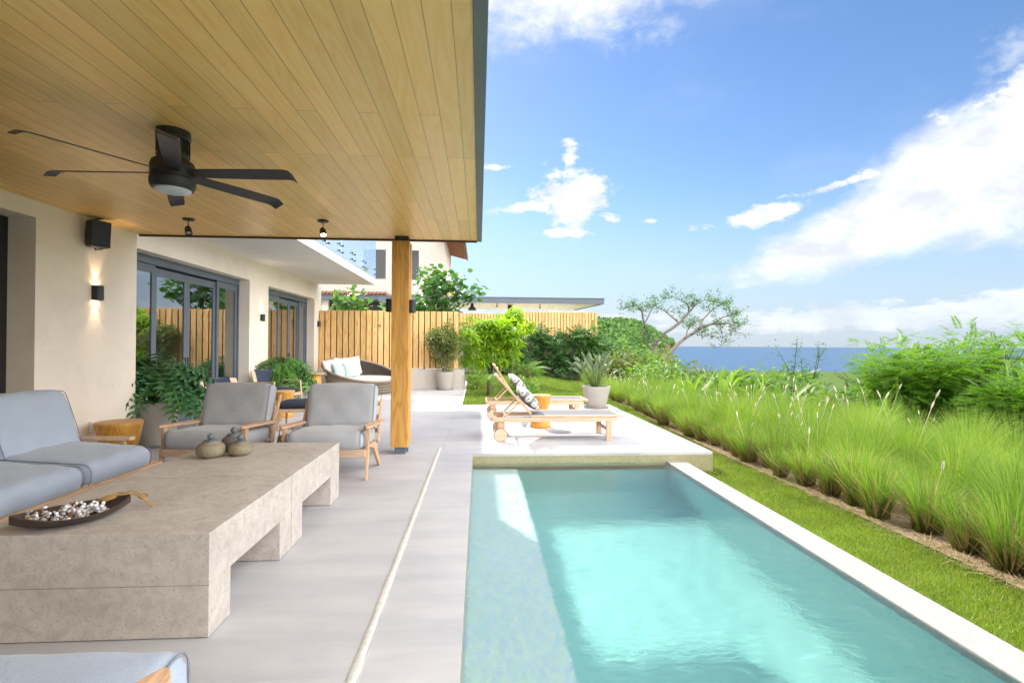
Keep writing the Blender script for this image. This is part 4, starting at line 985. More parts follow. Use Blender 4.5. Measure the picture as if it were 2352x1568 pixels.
B().lathe([(0, 0), (.20, 0), (.205, .02), (.165, .05), (.155, .56), (.13, .60), (.13, .625), (0, .625)], 40, (0, 0, 0), 'Z', False).build('pedestal', 'drum', pt, 'auto')
B().lathe([(0, .625), (.17, .625), (.245, .64), (.25, .655), (.245, .668), (0, .672)], 40, (0, 0, 0), 'Z', False).build('top', 'drumtop', pt, 'auto')
B().prism([(.070+.026*math.cos(a), (.47 if math.sin(a) > 0 else .25)+.026*math.sin(a)) for a in np.linspace(0, 2*math.pi, 16, endpoint=False)], -.159, -.10, 'Y').build('slot', 'barkd', pt)

# ------------------------------------------------------------------ woven round daybed
db = thing('wicker_daybed', 'round woven wicker daybed with a high left back by the fence', 'daybed', (-3.42, 15.05, 0))
def rimz(a):   # a = 0 along +X
    return .37+.60*(.5-.5*math.cos(a+.75))**1.1
nA, nZ = 120, 22; vs = []; fs = []; rad0 = 1.02
def shell(a, q):
    z = .03+(rimz(a)-.03)*q; rr = rad0*(.86+.16*q-.02*math.sin(q*3)); return (rr*math.cos(a), rr*.92*math.sin(a), z)
wv = B()
for k in range(nA):
    a = 2*math.pi*k/nA
    for dr in (1, -1):
        pts = [shell(a+dr*.30*q*rimz(a), q) for q in np.linspace(0, 1, 9)]
        wv.tube(pts, .012, 4, False, False)
for zz in np.arange(.08, .98, .085):
    pts = []
    for k in range(73):
        a = 2*math.pi*k/72; q = (zz-.03)/(rimz(a)-.03)
        if q < 1: pts.append(Vector(shell(a, q)))
        else:
            if len(pts) > 2: wv.tube(pts, .0125, 4, False, False)
            pts = []
    if len(pts) > 2: wv.tube(pts, .0125, 4, False, False)
M['wick'] = plain('grey_brown_wicker', (.30, .24, .185), .7, 0, .3, .3, 50.)
wv.build('woven_shell', 'wick', db)
B().tube([shell(a, 1.) for a in np.linspace(0, 2*math.pi, 90, endpoint=False)], .03, 8, True).build('rim', 'wick', db, True)
inn = []
for k in range(60):
    a = 2*math.pi*k/60
    for q in (0, .5, 1): x, y, z = shell(a, q); inn.append((x*.965, y*.965, z-.01))
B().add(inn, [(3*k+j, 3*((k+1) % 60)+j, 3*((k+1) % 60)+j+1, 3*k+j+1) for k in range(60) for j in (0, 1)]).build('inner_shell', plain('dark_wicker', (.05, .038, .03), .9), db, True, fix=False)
B().lathe([(0, .27), (.86, .27), (.90, .30), (.90, .42), (.86, .46), (0, .475)], 60, (0, 0, 0), 'Z', False).build('mattress', 'cream', db, 'auto')
def pillow(name, label, mat, loc, mtx, w=.5, h=.5, th=.15, group=None, res=.035):
    t = thing(name, label, 'pillow', loc, 0, group); n = 14; vs = []; fs = []
    for s in (1, -1):
        for i in range(n+1):
            for j in range(n+1):
                u = -1+2*i/n; v = -1+2*j/n; e = (1-u**2)*(1-v**2)
                k = 1-.07*(1-(abs(u)*abs(v)))*max(abs(u), abs(v))**3
                vs.append(mtx @ Vector((u*w/2*k, s*th/2*(e**.42), v*h/2*k)))
    S2 = (n+1)**2
    for s in (0, 1):
        for i in range(n):
            for j in range(n): a = s*S2+i*(n+1)+j; fs.append((a, a+1, a+n+2, a+n+1) if s == 0 else (a, a+n+1, a+n+2, a+1))
    b_ = B().add(vs, fs); o = b_.build('cover', mat, t, True)
    bm = bmesh.new(); bm.from_mesh(o.data); bmesh.ops.remove_doubles(bm, verts=bm.verts, dist=.0004); bmesh.ops.recalc_face_normals(bm, faces=bm.faces); bm.to_mesh(o.data); bm.free()
    return t
G_ = 'pillows on the wicker daybed'
for (x, y, z, rz_, rx_, m_, lab, sz) in (
        (-4.16, 14.62, .74, 55, -18, 'cream', 'cream pillow at the left end of the wicker daybed', .44),
        (-4.13, 14.92, .76, 70, -18, 'cream', 'cream pillow second from the left on the daybed, behind the first', .46),
        (-4.02, 15.18, .78, 62, -18, 'cream', 'cream pillow third from the left along the daybed back', .46),
        (-3.74, 15.35, .76, 25, -16, 'cream', 'large cream square pillow standing rightmost on the daybed', .56),
        (-3.88, 14.66, .64, 52, -26, 'bluepil', 'pale blue pillow at the front left of the daybed', .46),
        (-3.62, 14.84, .66, 40, -26, 'bluepil', 'pale blue pillow leaning to the right on the daybed', .48)):
    pillow('scatter_pillow', lab, m_, (x, y, z), RZ(rz_) @ RX(rx_) @ RY(random.uniform(-8, 8)), sz, sz, .17, G_)

# ------------------------------------------------------------------ sun loungers (length along +X)
def make_lounger(label, loc, tx=.255, tz=.955):
    t = thing('sun_lounger', label, 'sun lounger', loc, 0, 'teak sun loungers on the terrace')
    Wd_ = .66
    for y in (0, Wd_):
        B().box(.20, 2.05, y-.014, y+.014, .285, .345).build('side_rail', 'teakx', t, False, .004)
        B().box(.78, 2.14, y-.018, y+.018, .350, .378).build('bed_rail', 'teakx', t, False, .004)
    B().box(.195, .225, .015, Wd_-.015, .285, .355).box(2.02, 2.05, .015, Wd_-.015, .285, .343).box(1.1, 1.14, .015, Wd_-.015, .29, .33).build('cross_rail', 'teaky', t, False, .004)
    B().box(2.08, 2.14, .019, Wd_-.019, .352, .376).build('end_rail', 'teaky', t, False, .004)
    B().add([(.80, .02, .372), (2.08, .02, .372), (2.08, Wd_-.02, .372), (.80, Wd_-.02, .372), (.80, .02, .367), (2.08, .02, .367), (2.08, Wd_-.02, .367), (.80, Wd_-.02, .367)], [(0, 1, 2, 3), (7, 6, 5, 4), (0, 4, 5, 1), (1, 5, 6, 2), (2, 6, 7, 3), (3, 7, 4, 0)]).build('sling', 'mesh', t)
    for y in (.012, Wd_-.012): B().box(1.885, 1.965, y-.022, y+.022, 0, .285).build('leg', 'teak', t, False, .004)
    B().box(1.915, 1.935, .034, Wd_-.034, .13, .18).build('stretcher', 'teaky', t, False, .004)
    for y, yo in ((.02, -.034), (Wd_-.02, Wd_+.034)):
        B().box(.285, .385, y-.016, y+.016, .085, .285).build('wheel_bracket', 'teak', t, False, .004)
        wv_ = B().lathe([(0, -.012), (.092, -.012), (.092, .012), (0, .012)], 40, (.325, yo, .098), 'Y', False).build('wheel', 'teakx', t, 'auto')
        B().tube([(.325+.094*math.cos(a), yo, .098+.094*math.sin(a)) for a in np.linspace(0, 2*math.pi, 40, endpoint=False)], .0055, 6, True).build('tyre', 'rubber', wv_, True)
    B().tube([(.325, -.03, .098), (.325, Wd_+.03, .098)], .008, 8).build('axle', 'metal', t, True)
    hx, hz = .775, .385
    for y in (.04, Wd_-.04): B().bar((hx, y, hz), (tx, y, tz), .030, .038, (0, 1, 0)).build('back_rail', 'teak', t, False, .004)
    u = Vector((tx-hx, 0, tz-hz)).normalized(); nrm = Vector((u.z, 0, -u.x))
    p0 = Vector((hx, 0, hz))+nrm*.012; p1 = Vector((tx, 0, tz))+nrm*.012
    B().add([(p0.x, .05, p0.z), (p0.x, Wd_-.05, p0.z), (p1.x, Wd_-.05, p1.z), (p1.x, .05, p1.z), (p0.x-.004, .05, p0.z-.004), (p0.x-.004, Wd_-.05, p0.z-.004), (p1.x-.004, Wd_-.05, p1.z-.004), (p1.x-.004, .05, p1.z-.004)],
            [(0, 1, 2, 3), (7, 6, 5, 4), (0, 4, 5, 1), (1, 5, 6, 2), (2, 6, 7, 3), (3, 7, 4, 0)]).build('back_sling', 'mesh', t)
    B().bar((tx+.01, .056, tz-.012), (tx+.01, Wd_-.056, tz-.012), .05, .03, (0, 0, 1)).bar((tx+.06, .056, tz-.075), (tx+.06, Wd_-.056, tz-.075), .06, .025, (0, 0, 1)).build('head_rail', 'teaky', t, False, .004)
    for y in (.065, Wd_-.065): B().bar((.60, y, .565), (.395, y, .352), .022, .034, (0, 1, 0)).build('prop', 'teak', t, False, .004)
    B().bar((.395, .06, .358), (.395, Wd_-.06, .358), .03, .022).build('prop_bar', 'teaky', t, False, .004)
    return u
make_lounger('near teak sun lounger at the pool edge, in front of the drum stool', (0, 7.46, 0))
make_lounger('far teak sun lounger behind the drum stool, next to the garden lawn', (-.06, 9.62, 0), .345, 1.03)
def ringmat():
    m, t, b = newmat('ring_print'); v = mapping(t, (1, 1, 1))
    c = t.nodes.new('ShaderNodeTexCoord'); s = t.nodes.new('ShaderNodeSeparateXYZ'); t.links.new(c.outputs['UV'], s.inputs[0])
    vo = t.nodes.new('ShaderNodeTexVoronoi'); vo.voronoi_dimensions = '2D'; vo.inputs['Scale'].default_value = 4.2; vo.inputs['Randomness'].default_value = .28
    nd = t.nodes.new('ShaderNodeVectorMath'); nd.operation = 'ADD'; nz = t.nodes.new('ShaderNodeTexNoise'); nz.inputs['Scale'].default_value = 14; t.links.new(c.outputs['UV'], nz.inputs['Vector'])
    nm = t.nodes.new('ShaderNodeVectorMath'); nm.operation = 'SCALE'; t.links.new(nz.outputs['Color'], nm.inputs[0]); nm.inputs['Scale'].default_value = .035
    t.links.new(c.outputs['UV'], nd.inputs[0]); t.links.new(nm.outputs[0], nd.inputs[1]); t.links.new(nd.outputs[0], vo.inputs['Vector'])
    col = ramp(t, vo.outputs['Distance'], [(.0, (.10, .11, .11)), (.10, (.10, .11, .11)), (.13, (.50, .50, .48)), (.19, (.42, .43, .42)), (.25, (.70, .70, .67)), (.37, (.66, .66, .64)), (.40, (.17, .185, .18)), (1., (.15, .16, .155))])
    wh = mth('GREATER_THAN', s.outputs[1], mth('ADD', .80, mth('MULTIPLY', nz.outputs['Fac'], .06, None, t), None, t), None, t)
    t.links.new(mixc(t, wh, col, (.72, .71, .68)), b.inputs['Base Color']); b.inputs['Roughness'].default_value = .9
    return m
M['ring'] = ringmat()
for (x, y, z, lab, rr) in ((.745, 7.78, .60, 'grey pillow with white ring print on the near sun lounger', 4), (.76, 9.94, .66, 'grey pillow with white ring print on the far sun lounger', -3)):
    t = pillow('ring_pillow', lab, 'ring', (x, y, z), RZ(90) @ RX(-44) @ RY(rr), .50, .46, .18, 'ring print pillows on the sun loungers')
    o = t.children[0]; me = o.data; uv = me.uv_layers.new(name='UVMap'); inv = (RZ(90) @ RX(-44) @ RY(rr)).inverted()
    for l in me.loops:
        p = inv @ me.vertices[l.vertex_index].co; uv.data[l.index].uv = (p.x/.5+.5, p.z/.46+.5)

# ------------------------------------------------------------------ plant pots
def pot(name, label, loc, rt, rb_, h, mat, saucer=True, squarish=False):
    t = thing(name, label, 'plant pot', loc, 0)
    B().lathe([(0, .02), (rb_*.97, .02), (rb_, .035), (rt-.004, h-.03), (rt, h-.012), (rt-.002, h), (rt-.03, h), (rt-.035, h-.05), (0, h-.05)], 48, (0, 0, 0), 'Z', False).build('vessel', mat, t, 'auto')
    B().lathe([(0, h-.06), (rt-.036, h-.045), (0, h-.03)], 40, (0, 0, 0), 'Z', False).build('soil', 'soil', t, True)
    if saucer: B().lathe([(0, 0), (rb_+.05, 0), (rb_+.065, .035), (rb_+.055, .037), (rb_+.045, .018), (0, .018)], 48, (0, 0, 0), 'Z', False).build('saucer', 'saucer', t, 'auto')
    return t
pot('flower_pot', 'large grey cement pot under the near philodendron by the first glass door', (-4.42, 7.33, 0), .30, .225, .60, 'pot')
pot('flower_pot', 'grey cement pot under the far green plant between the glass doors', (-4.68, 12.45, 0), .28, .21, .46, 'pot')
pot('flower_pot', 'pale cement pot at the far corner of the terrace, before the fence', (-1.05, 16.08, 0), .30, .215, .56, 'potw')
pot('flower_pot', 'pale cement pot on the terrace corner beside the tall grass', (2.65, 11.42, 0), .32, .215, .49, 'potw')
# ------------------------------------------------------------------ vegetation helpers
def norm(a): return a/np.maximum(np.linalg.norm(a, axis=-1, keepdims=True), 1e-9)
def scatter(tv, tf, P, D, S, Nrm=None, roll=None):
    """copy a leaf template (x along, y across, z up) to points P along directions D with sizes S"""
    P = np.asarray(P, float); D = norm(np.asarray(D, float)); n = len(P)
    if Nrm is None: Nrm = np.tile([0, 0, 1.], (n, 1))
    Yv = np.cross(Nrm, D); bad = np.linalg.norm(Yv, axis=1) < 1e-3; Yv[bad] = [0, 1, 0]; Yv = norm(Yv); Zv = np.cross(D, Yv)
    if roll is not None:
        c, s = np.cos(roll)[:, None], np.sin(roll)[:, None]; Yv, Zv = Yv*c+Zv*s, Zv*c-Yv*s
    S = np.asarray(S, float).reshape(n, 1, 1); tv = np.asarray(tv, float)
    V = P[:, None, :]+S*(tv[None, :, 0:1]*D[:, None, :]+tv[None, :, 1:2]*Yv[:, None, :]+tv[None, :, 2:3]*Zv[:, None, :])
    F = np.asarray(tf)[None]+(np.arange(n)*len(tv))[:, None, None]
    return V.reshape(-1, 3), F.reshape(-1, np.asarray(tf).shape[1])
def merge(parts):
    Vs, Fs, o = [], [], 0
    for V, F in parts: Vs.append(V); Fs.append(F+o); o += len(V)
    return np.concatenate(Vs), np.concatenate(Fs)
def rdir(n, zlo=-1., zhi=1., g=None):
    g = g or rng; z = g.uniform(zlo, zhi, n); a = g.uniform(0, 2*np.pi, n); r = np.sqrt(np.maximum(0, 1-z*z)); return np.stack([r*np.cos(a), r*np.sin(a), z], 1)
# oval leaf with a bent tip (quads)
OVAL = (np.array([(0, -.02, 0), (0, .02, 0), (.3, -.2, .03), (.3, .2, .03), (.3, 0, -.02), (.7, -.16, -.02), (.7, .16, -.02), (.7, 0, -.06), (1, -.01, -.16), (1, .01, -.16)]),
        np.array([(0, 2, 4, 4), (0, 4, 3, 1), (2, 5, 7, 4), (4, 7, 6, 3), (5, 8, 9, 7), (7, 9, 9, 6)]))
def quadsonly(T_):
    return T_
# simple 2-quad leaf
LEAF2 = (np.array([(0, 0, 0), (.45, -.22, .05), (1, 0, -.12), (.45, .22, .05), (.5, 0, -.03)]), np.array([(0, 1, 2, 4), (0, 4, 2, 3)]))
LONG = (np.array([(0, -.03, 0), (0, .03, 0), (.35, -.11, .02), (.35, .11, .02), (.75, -.09, -.08), (.75, .09, -.08), (1, -.01, -.25), (1, .01, -.25)]), np.array([(0, 2, 3, 1), (2, 4, 5, 3), (4, 6, 7, 5)]))
def mk_lobed(n=7):
    """deeply cut philodendron blade: a midrib with finger lobes on both sides"""
    v = [(0, -.03, 0), (0, .03, 0), (.95, -.012, -.1), (.95, .012, -.1)]; f = [(0, 2, 3, 1)]
    for s in (-1, 1):
        for k in range(n):
            q = k/(n-1); x0 = .02+.82*q; L_ = .42*(1-.75*q**1.3)*(1 if k else .8); an = math.radians(105-70*q)
            dx_, dy_ = math.cos(an), math.sin(an)*s; w = .085*(1-.35*q); dp = -.10*q
            b_ = len(v)
            ex, ey = x0+dx_*L_, dy_*L_; mx_, my_ = x0+dx_*L_*.6, dy_*L_*.6; px, py = -dy_, dx_
            v += [(x0-w*.45, 0, dp*.6), (x0+w*.9, 0, dp*.7), (mx_-px*w*.62*s, my_-py*w*.62*s, dp+.02), (mx_+px*w*.62*s, my_+py*w*.62*s, dp+.02), (ex, ey, dp-.05), (ex+.008, ey, dp-.05)]
            f += [(b_, b_+1, b_+2, b_+3) if s < 0 else (b_, b_+3, b_+2, b_+1), (b_+3, b_+2, b_+5, b_+4)]
    # tip lobe
    b_ = len(v); v += [(.80, -.04, -.08), (.80, .04, -.08), (1.05, -.005, -.18), (1.05, .005, -.18)]; f.append((b_, b_+2, b_+3, b_+1))
    v = np.array(v, float); v[:, 2] -= .35*v[:, 1]**2; return v, np.array(f)
LOBED = mk_lobed(6)
def mk_pinnate(n=9, L_=.22, w=.035, droop=.18, lead=70):
    v = [(0, -.006, 0), (0, .006, 0), (.5, -.005, .03), (.5, .005, .03), (1, -.003, -droop), (1, .003, -droop)]; f = [(0, 2, 3, 1), (2, 4, 5, 3)]
    for s in (-1, 1):
        for k in range(n):
            q = (k+.6)/n; x = q; z = .06*q-(.06+droop)*q*q; an = math.radians(lead-25*q); l = L_*(1-.5*abs(q-.4)); dx_, dy_ = math.cos(an)*l, math.sin(an)*l*s
            b_ = len(v); v += [(x, 0, z), (x+dx_*.5-w*.5, dy_*.5, z), (x+dx_, dy_, z-.02), (x+dx_*.5+w*.5, dy_*.5, z)]; f.append((b_, b_+1, b_+2, b_+3))
    return np.array(v), np.array(f)
PINN = mk_pinnate(8, .30, .12, .14)
FROND = mk_pinnate(20, .40, .03, .55, 60)
def mk_digit(n=6, droop=.38):
    """leaflets hanging in a whorl"""
    v = []; f = []
    for k in range(n):
        a = 2*math.pi*(k+.5)/n; ca, sa = math.cos(a), math.sin(a); b_ = len(v)
        for x, y, z in ((.04, 0, 0), (.45, -.13, -.08), (.5, 0, -.05), (.45, .13, -.08), (.98, 0, -droop)):
            v.append((x*ca-y*sa, x*sa+y*ca, z))
        f += [(b_, b_+1, b_+4, b_+2), (b_, b_+2, b_+4, b_+3)]
    return np.array(v), np.array(f)
DIGIT = mk_digit()
ROUND = (np.array([(0, 0, 0)]+[(.5-.5*math.cos(a), .5*math.sin(a), .06*math.cos(2*a)) for a in [math.pi*(.22+k*.26) for k in range(7)]]), np.array([(0, 1, 2, 3), (0, 3, 4, 5), (0, 5, 6, 7)]))
def branches(b_, p, d, L_, r, depth, spread, tips, rs, up=.15, minr=.004, bend=.25, nseg=4, split=(2, 3), decay=.72):
    pts = [Vector(p)]; d = Vector(d).normalized(); q = Vector(p)
    for i in range(nseg):
        d = (d+Vector((rs.uniform(-1, 1), rs.uniform(-1, 1), rs.uniform(-.6, .6)+up))*bend).normalized(); q = q+d*L_/nseg; pts.append(q.copy())
        if depth <= 1: tips.append((q.copy(), d.copy()))
    rr = [max(minr, r*(1-.35*i/nseg)) for i in range(nseg+1)]
    b_.tube(pts, rr, 6 if r > .02 else 4, False, False)
    if depth > 0:
        for k in range(rs.randint(*split)):
            a = rs.uniform(0, 6.28); o = Vector((math.cos(a), math.sin(a), rs.uniform(-.3, .6)))
            branches(b_, q, (d+o*spread), L_*rs.uniform(decay*.85, decay*1.1), r*.62, depth-1, spread, tips, rs, up, minr, bend, nseg, split, decay)
def tips_leaves(tips, n, tpl, size, rad, g, zdir=(-.5, .8), jit=.3, flat=True):
    T_ = np.array([t[0][:] for t in tips]); k = g.integers(0, len(T_), n); P = T_[k]+g.normal(0, rad, (n, 3))
    D = rdir(n, *zdir, g); S = g.uniform(size*(1-jit), size*(1+jit), n)
    Nn = norm(np.array([0, 0, 1.])+g.normal(0, .45, (n, 3)))
    return scatter(*tpl, P, D, S, Nn)
def blobpts(n, c, r, g, shellbias=.5, lump=.25):
    """points through an uneven, lumpy crown"""
    d = rdir(n, -1, 1, g); f = g.uniform(0, 1, n)**(1/3.); f = f*(1-shellbias)+shellbias*np.sqrt(f)
    lob = 1+lump*np.sin(d[:, 0]*5+c[0])*np.cos(d[:, 1]*4+c[1])+lump*.6*np.sin(d[:, 2]*7+d[:, 0]*6)
    return np.array(c)+d*np.array(r)*(f*lob)[:, None], d

# ---- potted philodendrons
def philodendron(name, label, base, n, spread, h, mat, sz, seed, stretch=(1, 1)):
    t = thing(name, label, 'potted plant', base); g = np.random.default_rng(seed)
    st_ = B(); P = []; D = []; S = []; NN = []
    for k in range(n):
        a = g.uniform(0, 2*math.pi); el = g.beta(1.6, 1.5); r = spread*(.25+.75*(1-el)**.7)*g.uniform(.75, 1.05); z = h*(.10+.90*el)*g.uniform(.85, 1.05)
        e = Vector((r*math.cos(a)*stretch[0], r*math.sin(a)*stretch[1], z)); m_ = Vector((e.x*.35, e.y*.35, z*.75+.05))
        pts = [Vector((e.x*.06, e.y*.06, 0)), m_*.6, m_, e]
        st_.tube(pts, [.006, .006, .005, .004], 4, False, False)
        out = Vector((math.cos(a), math.sin(a), -.25-.9*(1-el))).normalized()
        P.append(e[:]); D.append(out[:]); S.append(sz*g.uniform(.75, 1.2)); NN.append((math.cos(a)*.8*(1-el), math.sin(a)*.8*(1-el), .75))
    st_.build('stems', 'stem', t, True)
    V, F = scatter(*LOBED, P, D, S, np.array(NN)+g.normal(0, .18, (n, 3))); bulk('leaves', V, F, mat, t)
philodendron('philodendron', 'big potted philodendron with deeply cut leaves beside the near wall corner', (-4.40, 7.30, .52), 105, .64, .74, 'phil', .50, 11, (1.05, .85))
philodendron('philodendron', 'far potted philodendron between the two glass doors', (-4.68, 12.45, .40), 130, .72, .68, 'phil2', .42, 12)
# ---- bird of paradise in the pale pot
bp = thing('bird_of_paradise_plant', 'spiky grey green plant in the pale pot on the terrace corner', 'potted plant', (2.65, 11.42, .43))
g = np.random.default_rng(5); bb_ = B(); P, D, S = [], [], []
for k in range(44):
    a = g.uniform(0, 6.28); tilt = g.uniform(.05, .75); L_ = g.uniform(.35, .72); e = Vector((math.cos(a)*math.sin(tilt), math.sin(a)*math.sin(tilt), math.cos(tilt)))
    p0 = Vector((math.cos(a)*.08*g.uniform(.2, 1), math.sin(a)*.08*g.uniform(.2, 1), 0)); p1 = p0+e*L_*.5+Vector((0, 0, .03)); p2 = p0+e*L_
    bb_.tube([p0, p1, p2], [.009, .008, .006], 5, False, False); P.append(p2[:]); D.append((e+Vector((0, 0, -.15))+Vector((math.cos(a), math.sin(a), 0))*.25)[:]); S.append(g.uniform(.22, .34))
bb_.build('stalks', 'stem', bp, True)
BLD = (np.array([(0, -.02, 0), (0, .02, 0), (.3, -.13, .05), (.3, 0, -.02), (.3, .13, .05), (.7, -.11, .03), (.7, 0, -.05), (.7, .11, .03), (1, -.01, -.10), (1, .01, -.10)]),
       np.array([(0, 2, 3, 1), (1, 3, 4, 1), (2, 5, 6, 3), (3, 6, 7, 4), (5, 8, 9, 6), (6, 9, 9, 7)]))
BLD = (BLD[0], np.array([(0, 2, 3, 1), (2, 5, 6, 3), (3, 6, 7, 4), (5, 8, 9, 6)]))
V, F = scatter(*BLD, P, D, S, rdir(44, .2, 1, g)); bulk('leaves', V, F, 'bird', bp)
# ---- bougainvillea in the far pot
bo = thing('bougainvillea', 'leafy potted shrub with small yellowish leaves before the wooden fence', 'potted plant', (-1.05, 16.08, .5)); rs = random.Random(4); tips = []; b_ = B()
for k in range(9): branches(b_, (rs.uniform(-.08, .08), rs.uniform(-.08, .08), 0), (rs.uniform(-.4, .4), rs.uniform(-.3, .3), 1), .52, .016, 3, .55, tips, rs, .25)
b_.build('branches', 'bark', bo, True)
g = np.random.default_rng(9); tp = [t for t in tips if t[0].z < 1.6 and abs(t[0].x) < .75]
a1 = tips_leaves(tp, 3600, LEAF2, .085, .085, g, (-.8, .8)); P2, d2 = blobpts(2600, (0, 0, .85), (.45, .38, .72), g, .7); a2 = scatter(*LEAF2, P2, rdir(2600, -.8, .6, g), g.uniform(.06, .10, 2600), rdir(2600, .1, 1, g))
V, F = merge([a1, a2]); bulk('leaves', V, F, 'boug', bo)
# ---- sea grape shrubs behind the fence
def seagrape(label, x, y, zs, w, h, n, seed, x2=0, group='round leaved shrubs behind the fence'):
    t = thing('sea_grape_shrub', label, 'shrub', (x, y, zs), 0, group); rs = random.Random(seed); tips = []; b_ = B(); g = np.random.default_rng(seed)
    for k in range(6): branches(b_, (rs.uniform(-w*.4, w*.4), 0, 0), (rs.uniform(-.5, .5)+x2, rs.uniform(-.3, .3), 1), h*.42, .022, 2, .6, tips, rs, .2)
    b_.build('branches', 'bark', t, True)
    V, F = tips_leaves(tips, n, ROUND, .185, .13, g, (-.4, .7)); V2, F2 = scatter(*ROUND, blobpts(n//2, (0, 0, h*.45), (w*.6, .4, h*.42), g, .6)[0], rdir(n//2, -.5, .6, g), g.uniform(.12, .2, n//2), rdir(n//2, .1, 1, g))
    V, F = merge([(V, F), (V2, F2)]); bulk('leaves', V, F, 'round', t)
seagrape('round leaved shrub over the fence, leftmost under the balcony end', -4.2, 18.0, 1.3, .8, 2.1, 200, 21, -.15)
seagrape('round leaved shrub over the fence between the balcony end and the post', -2.75, 18.2, 1.0, 1.7, 2.0, 560, 22)
seagrape('tall round leaved shrub over the fence just right of the post', -1.55, 18.3, 1.0, .85, 3.3, 620, 23, .1)
# ---- lime green tree behind the loungers, with drooping whorled leaves
lt = thing('lime_tree', 'bright lime green young tree with drooping leaves on the garden lawn', 'tree', (.42, 18.2, 0)); rs = random.Random(8); tips = []; b_ = B()
for (x, lean) in ((-.1, -.25), (.15, .1), (.3, .35)): branches(b_, (x, 0, 0), (lean*.5, rs.uniform(-.2, .2), 1), .98, .035, 3, .6, tips, rs, .12, .006, .16)
b_.build('trunk', 'bark', lt, True)
g = np.random.default_rng(8); tp = [t for t in tips if t[0].z > 1.0]
T0 = np.array([t[0][:] for t in tp]); P = T0[g.integers(0, len(T0), 300)]+g.normal(0, .09, (300, 3))
cl = [blobpts(34, c, r, g, .8)[0] for c, r in (((-.1, 0, 1.75), (.32, .3, .22)), ((.35, 0, 2.0), (.30, .3, .25)), ((.80, 0, 2.45), (.22, .25, .30)), ((.80, 0, 2.05), (.32, .25, .26)), ((-.72, .1, 1.35), (.35, .3, .22)), ((.85, -.1, 1.55), (.26, .3, .26)), ((.15, -.2, 1.25), (.5, .3, .16)), ((-.3, 0, 2.05), (.2, .2, .16)), ((.45, -.1, .95), (.4, .3, .22)), ((-.35, -.1, .85), (.4, .3, .22)), ((.75, 0, 1.15), (.3, .3, .3)), ((-.8, 0, .95), (.25, .3, .25)))]
P = np.concatenate([P]+cl); n = len(P); V, F = scatter(*DIGIT, P, rdir(n, -.15, .25, g), g.uniform(.22, .38, n), norm(np.array([0, 0, 1.])+g.normal(0, .55, (n, 3)))); bulk('crown', V, F, 'cassava', lt)
ls = thing('lime_tree', 'smaller lime green sapling between the potted shrub and the tree', 'tree', (-.45, 17.4, 0)); tips = []; b_ = B(); rs = random.Random(18)
for k in range(3): branches(b_, (rs.uniform(-.2, .2), 0, 0), (rs.uniform(-.2, .2), 0, 1), .9, .014, 2, .5, tips, rs, .2)
b_.build('trunk', 'bark', ls, True)
g = np.random.default_rng(18); P = np.concatenate([blobpts(50, (.1, 0, 1.55), (.42, .35, .42), g, .7)[0], blobpts(35, (.15, 0, .95), (.35, .3, .35), g, .7)[0]]); n = len(P)
V, F = scatter(*DIGIT, P, rdir(n, -.2, .2, g), g.uniform(.17, .27, n), norm(np.array([0, 0, 1.])+g.normal(0, .3, (n, 3)))); bulk('crown', V, F, 'cassava', ls)
# ---- low shrubs, saplings and small palms on the lawn
def shrub(name, label, x, y, r, h, n, mat, tpl, sz, seed, cat='shrub', group=None, z=None, stemmat='barkd', parts=None, vert=.5):
    g = np.random.default_rng(seed); zz = float(hgt(x, y)) if z is None else z
    t = thing(name, label, cat, (x, y, zz), 0, group); rs = random.Random(seed); tips = []; b_ = B()
    for k in range(4): branches(b_, (rs.uniform(-.1, .1)*r, rs.uniform(-.1, .1)*r, 0), (rs.uniform(-.6, .6), rs.uniform(-.6, .6), 1), h*.38, max(.008, .02*h), 2, .6, tips, rs, .1)
    b_.build('stems', stemmat, t, True)
    cs = parts or [((0, 0, h*.5), (r, r*.9, h*.52))]
    if parts is None:
        for k in range(5): a = g.uniform(0, 6.28); cs.append(((math.cos(a)*r*.55, math.sin(a)*r*.5, h*g.uniform(.35, .72)), (r*.5, r*.5, h*.34)))
    P = []; NN = []
    for c, rr in cs: p_, d_ = blobpts(max(8, n//len(cs)), c, rr, g, .85, .3); P.append(p_); NN.append(d_)
    P = np.concatenate(P); NN = np.concatenate(NN); k_ = P[:, 2] > .03; P = P[k_]; NN = NN[k_]; m_ = len(P)
    D = norm(rdir(m_, -.6, .5, g)+NN*.6); V, F = scatter(*tpl, P, D, g.uniform(sz*.7, sz*1.3, m_), norm(NN*.5+np.array([0, 0, .8])+g.normal(0, .4, (m_, 3)))); bulk('foliage', V, F, mat, t)
    return t
hx_ = [(1.9, 24.6), (2.7, 25.0), (3.4, 25.2), (4.1, 25.1), (4.8, 25.3), (5.5, 25.0), (6.1, 25.2), (1.2, 25.6), (.4, 26.2)]
hl = ['dark hedge plant just right of the lime tree, against the wall', 'dark hedge plant below the left part of the long board fence', 'dark hedge plant with big cut leaves, third from the lime tree', 'dark hedge plant in the middle of the row below the long fence', 'dark hedge plant right of the middle of the row below the fence', 'dark hedge plant next to last below the fence, before its end', 'dark hedge plant at the end of the board fence by the view', 'dark hedge plant hidden mostly behind the lime tree crown', 'dark hedge plant left of the lime tree against the grey wall']
for k, (x, y) in enumerate(hx_): shrub('hedge_plant', hl[k], x, y, .68, 2.05+.25*math.sin(k*1.7), 260, 'dark', LOBED, .50, 40+k, 'shrub', 'dark hedge plants along the garden wall', -.02)
shrub('garden_shrub', 'small bright shrub at the foot of the lime tree', 1.5, 17.6, .35, .7, 260, 'boug', LEAF2, .10, 61, 'shrub', None, 0)
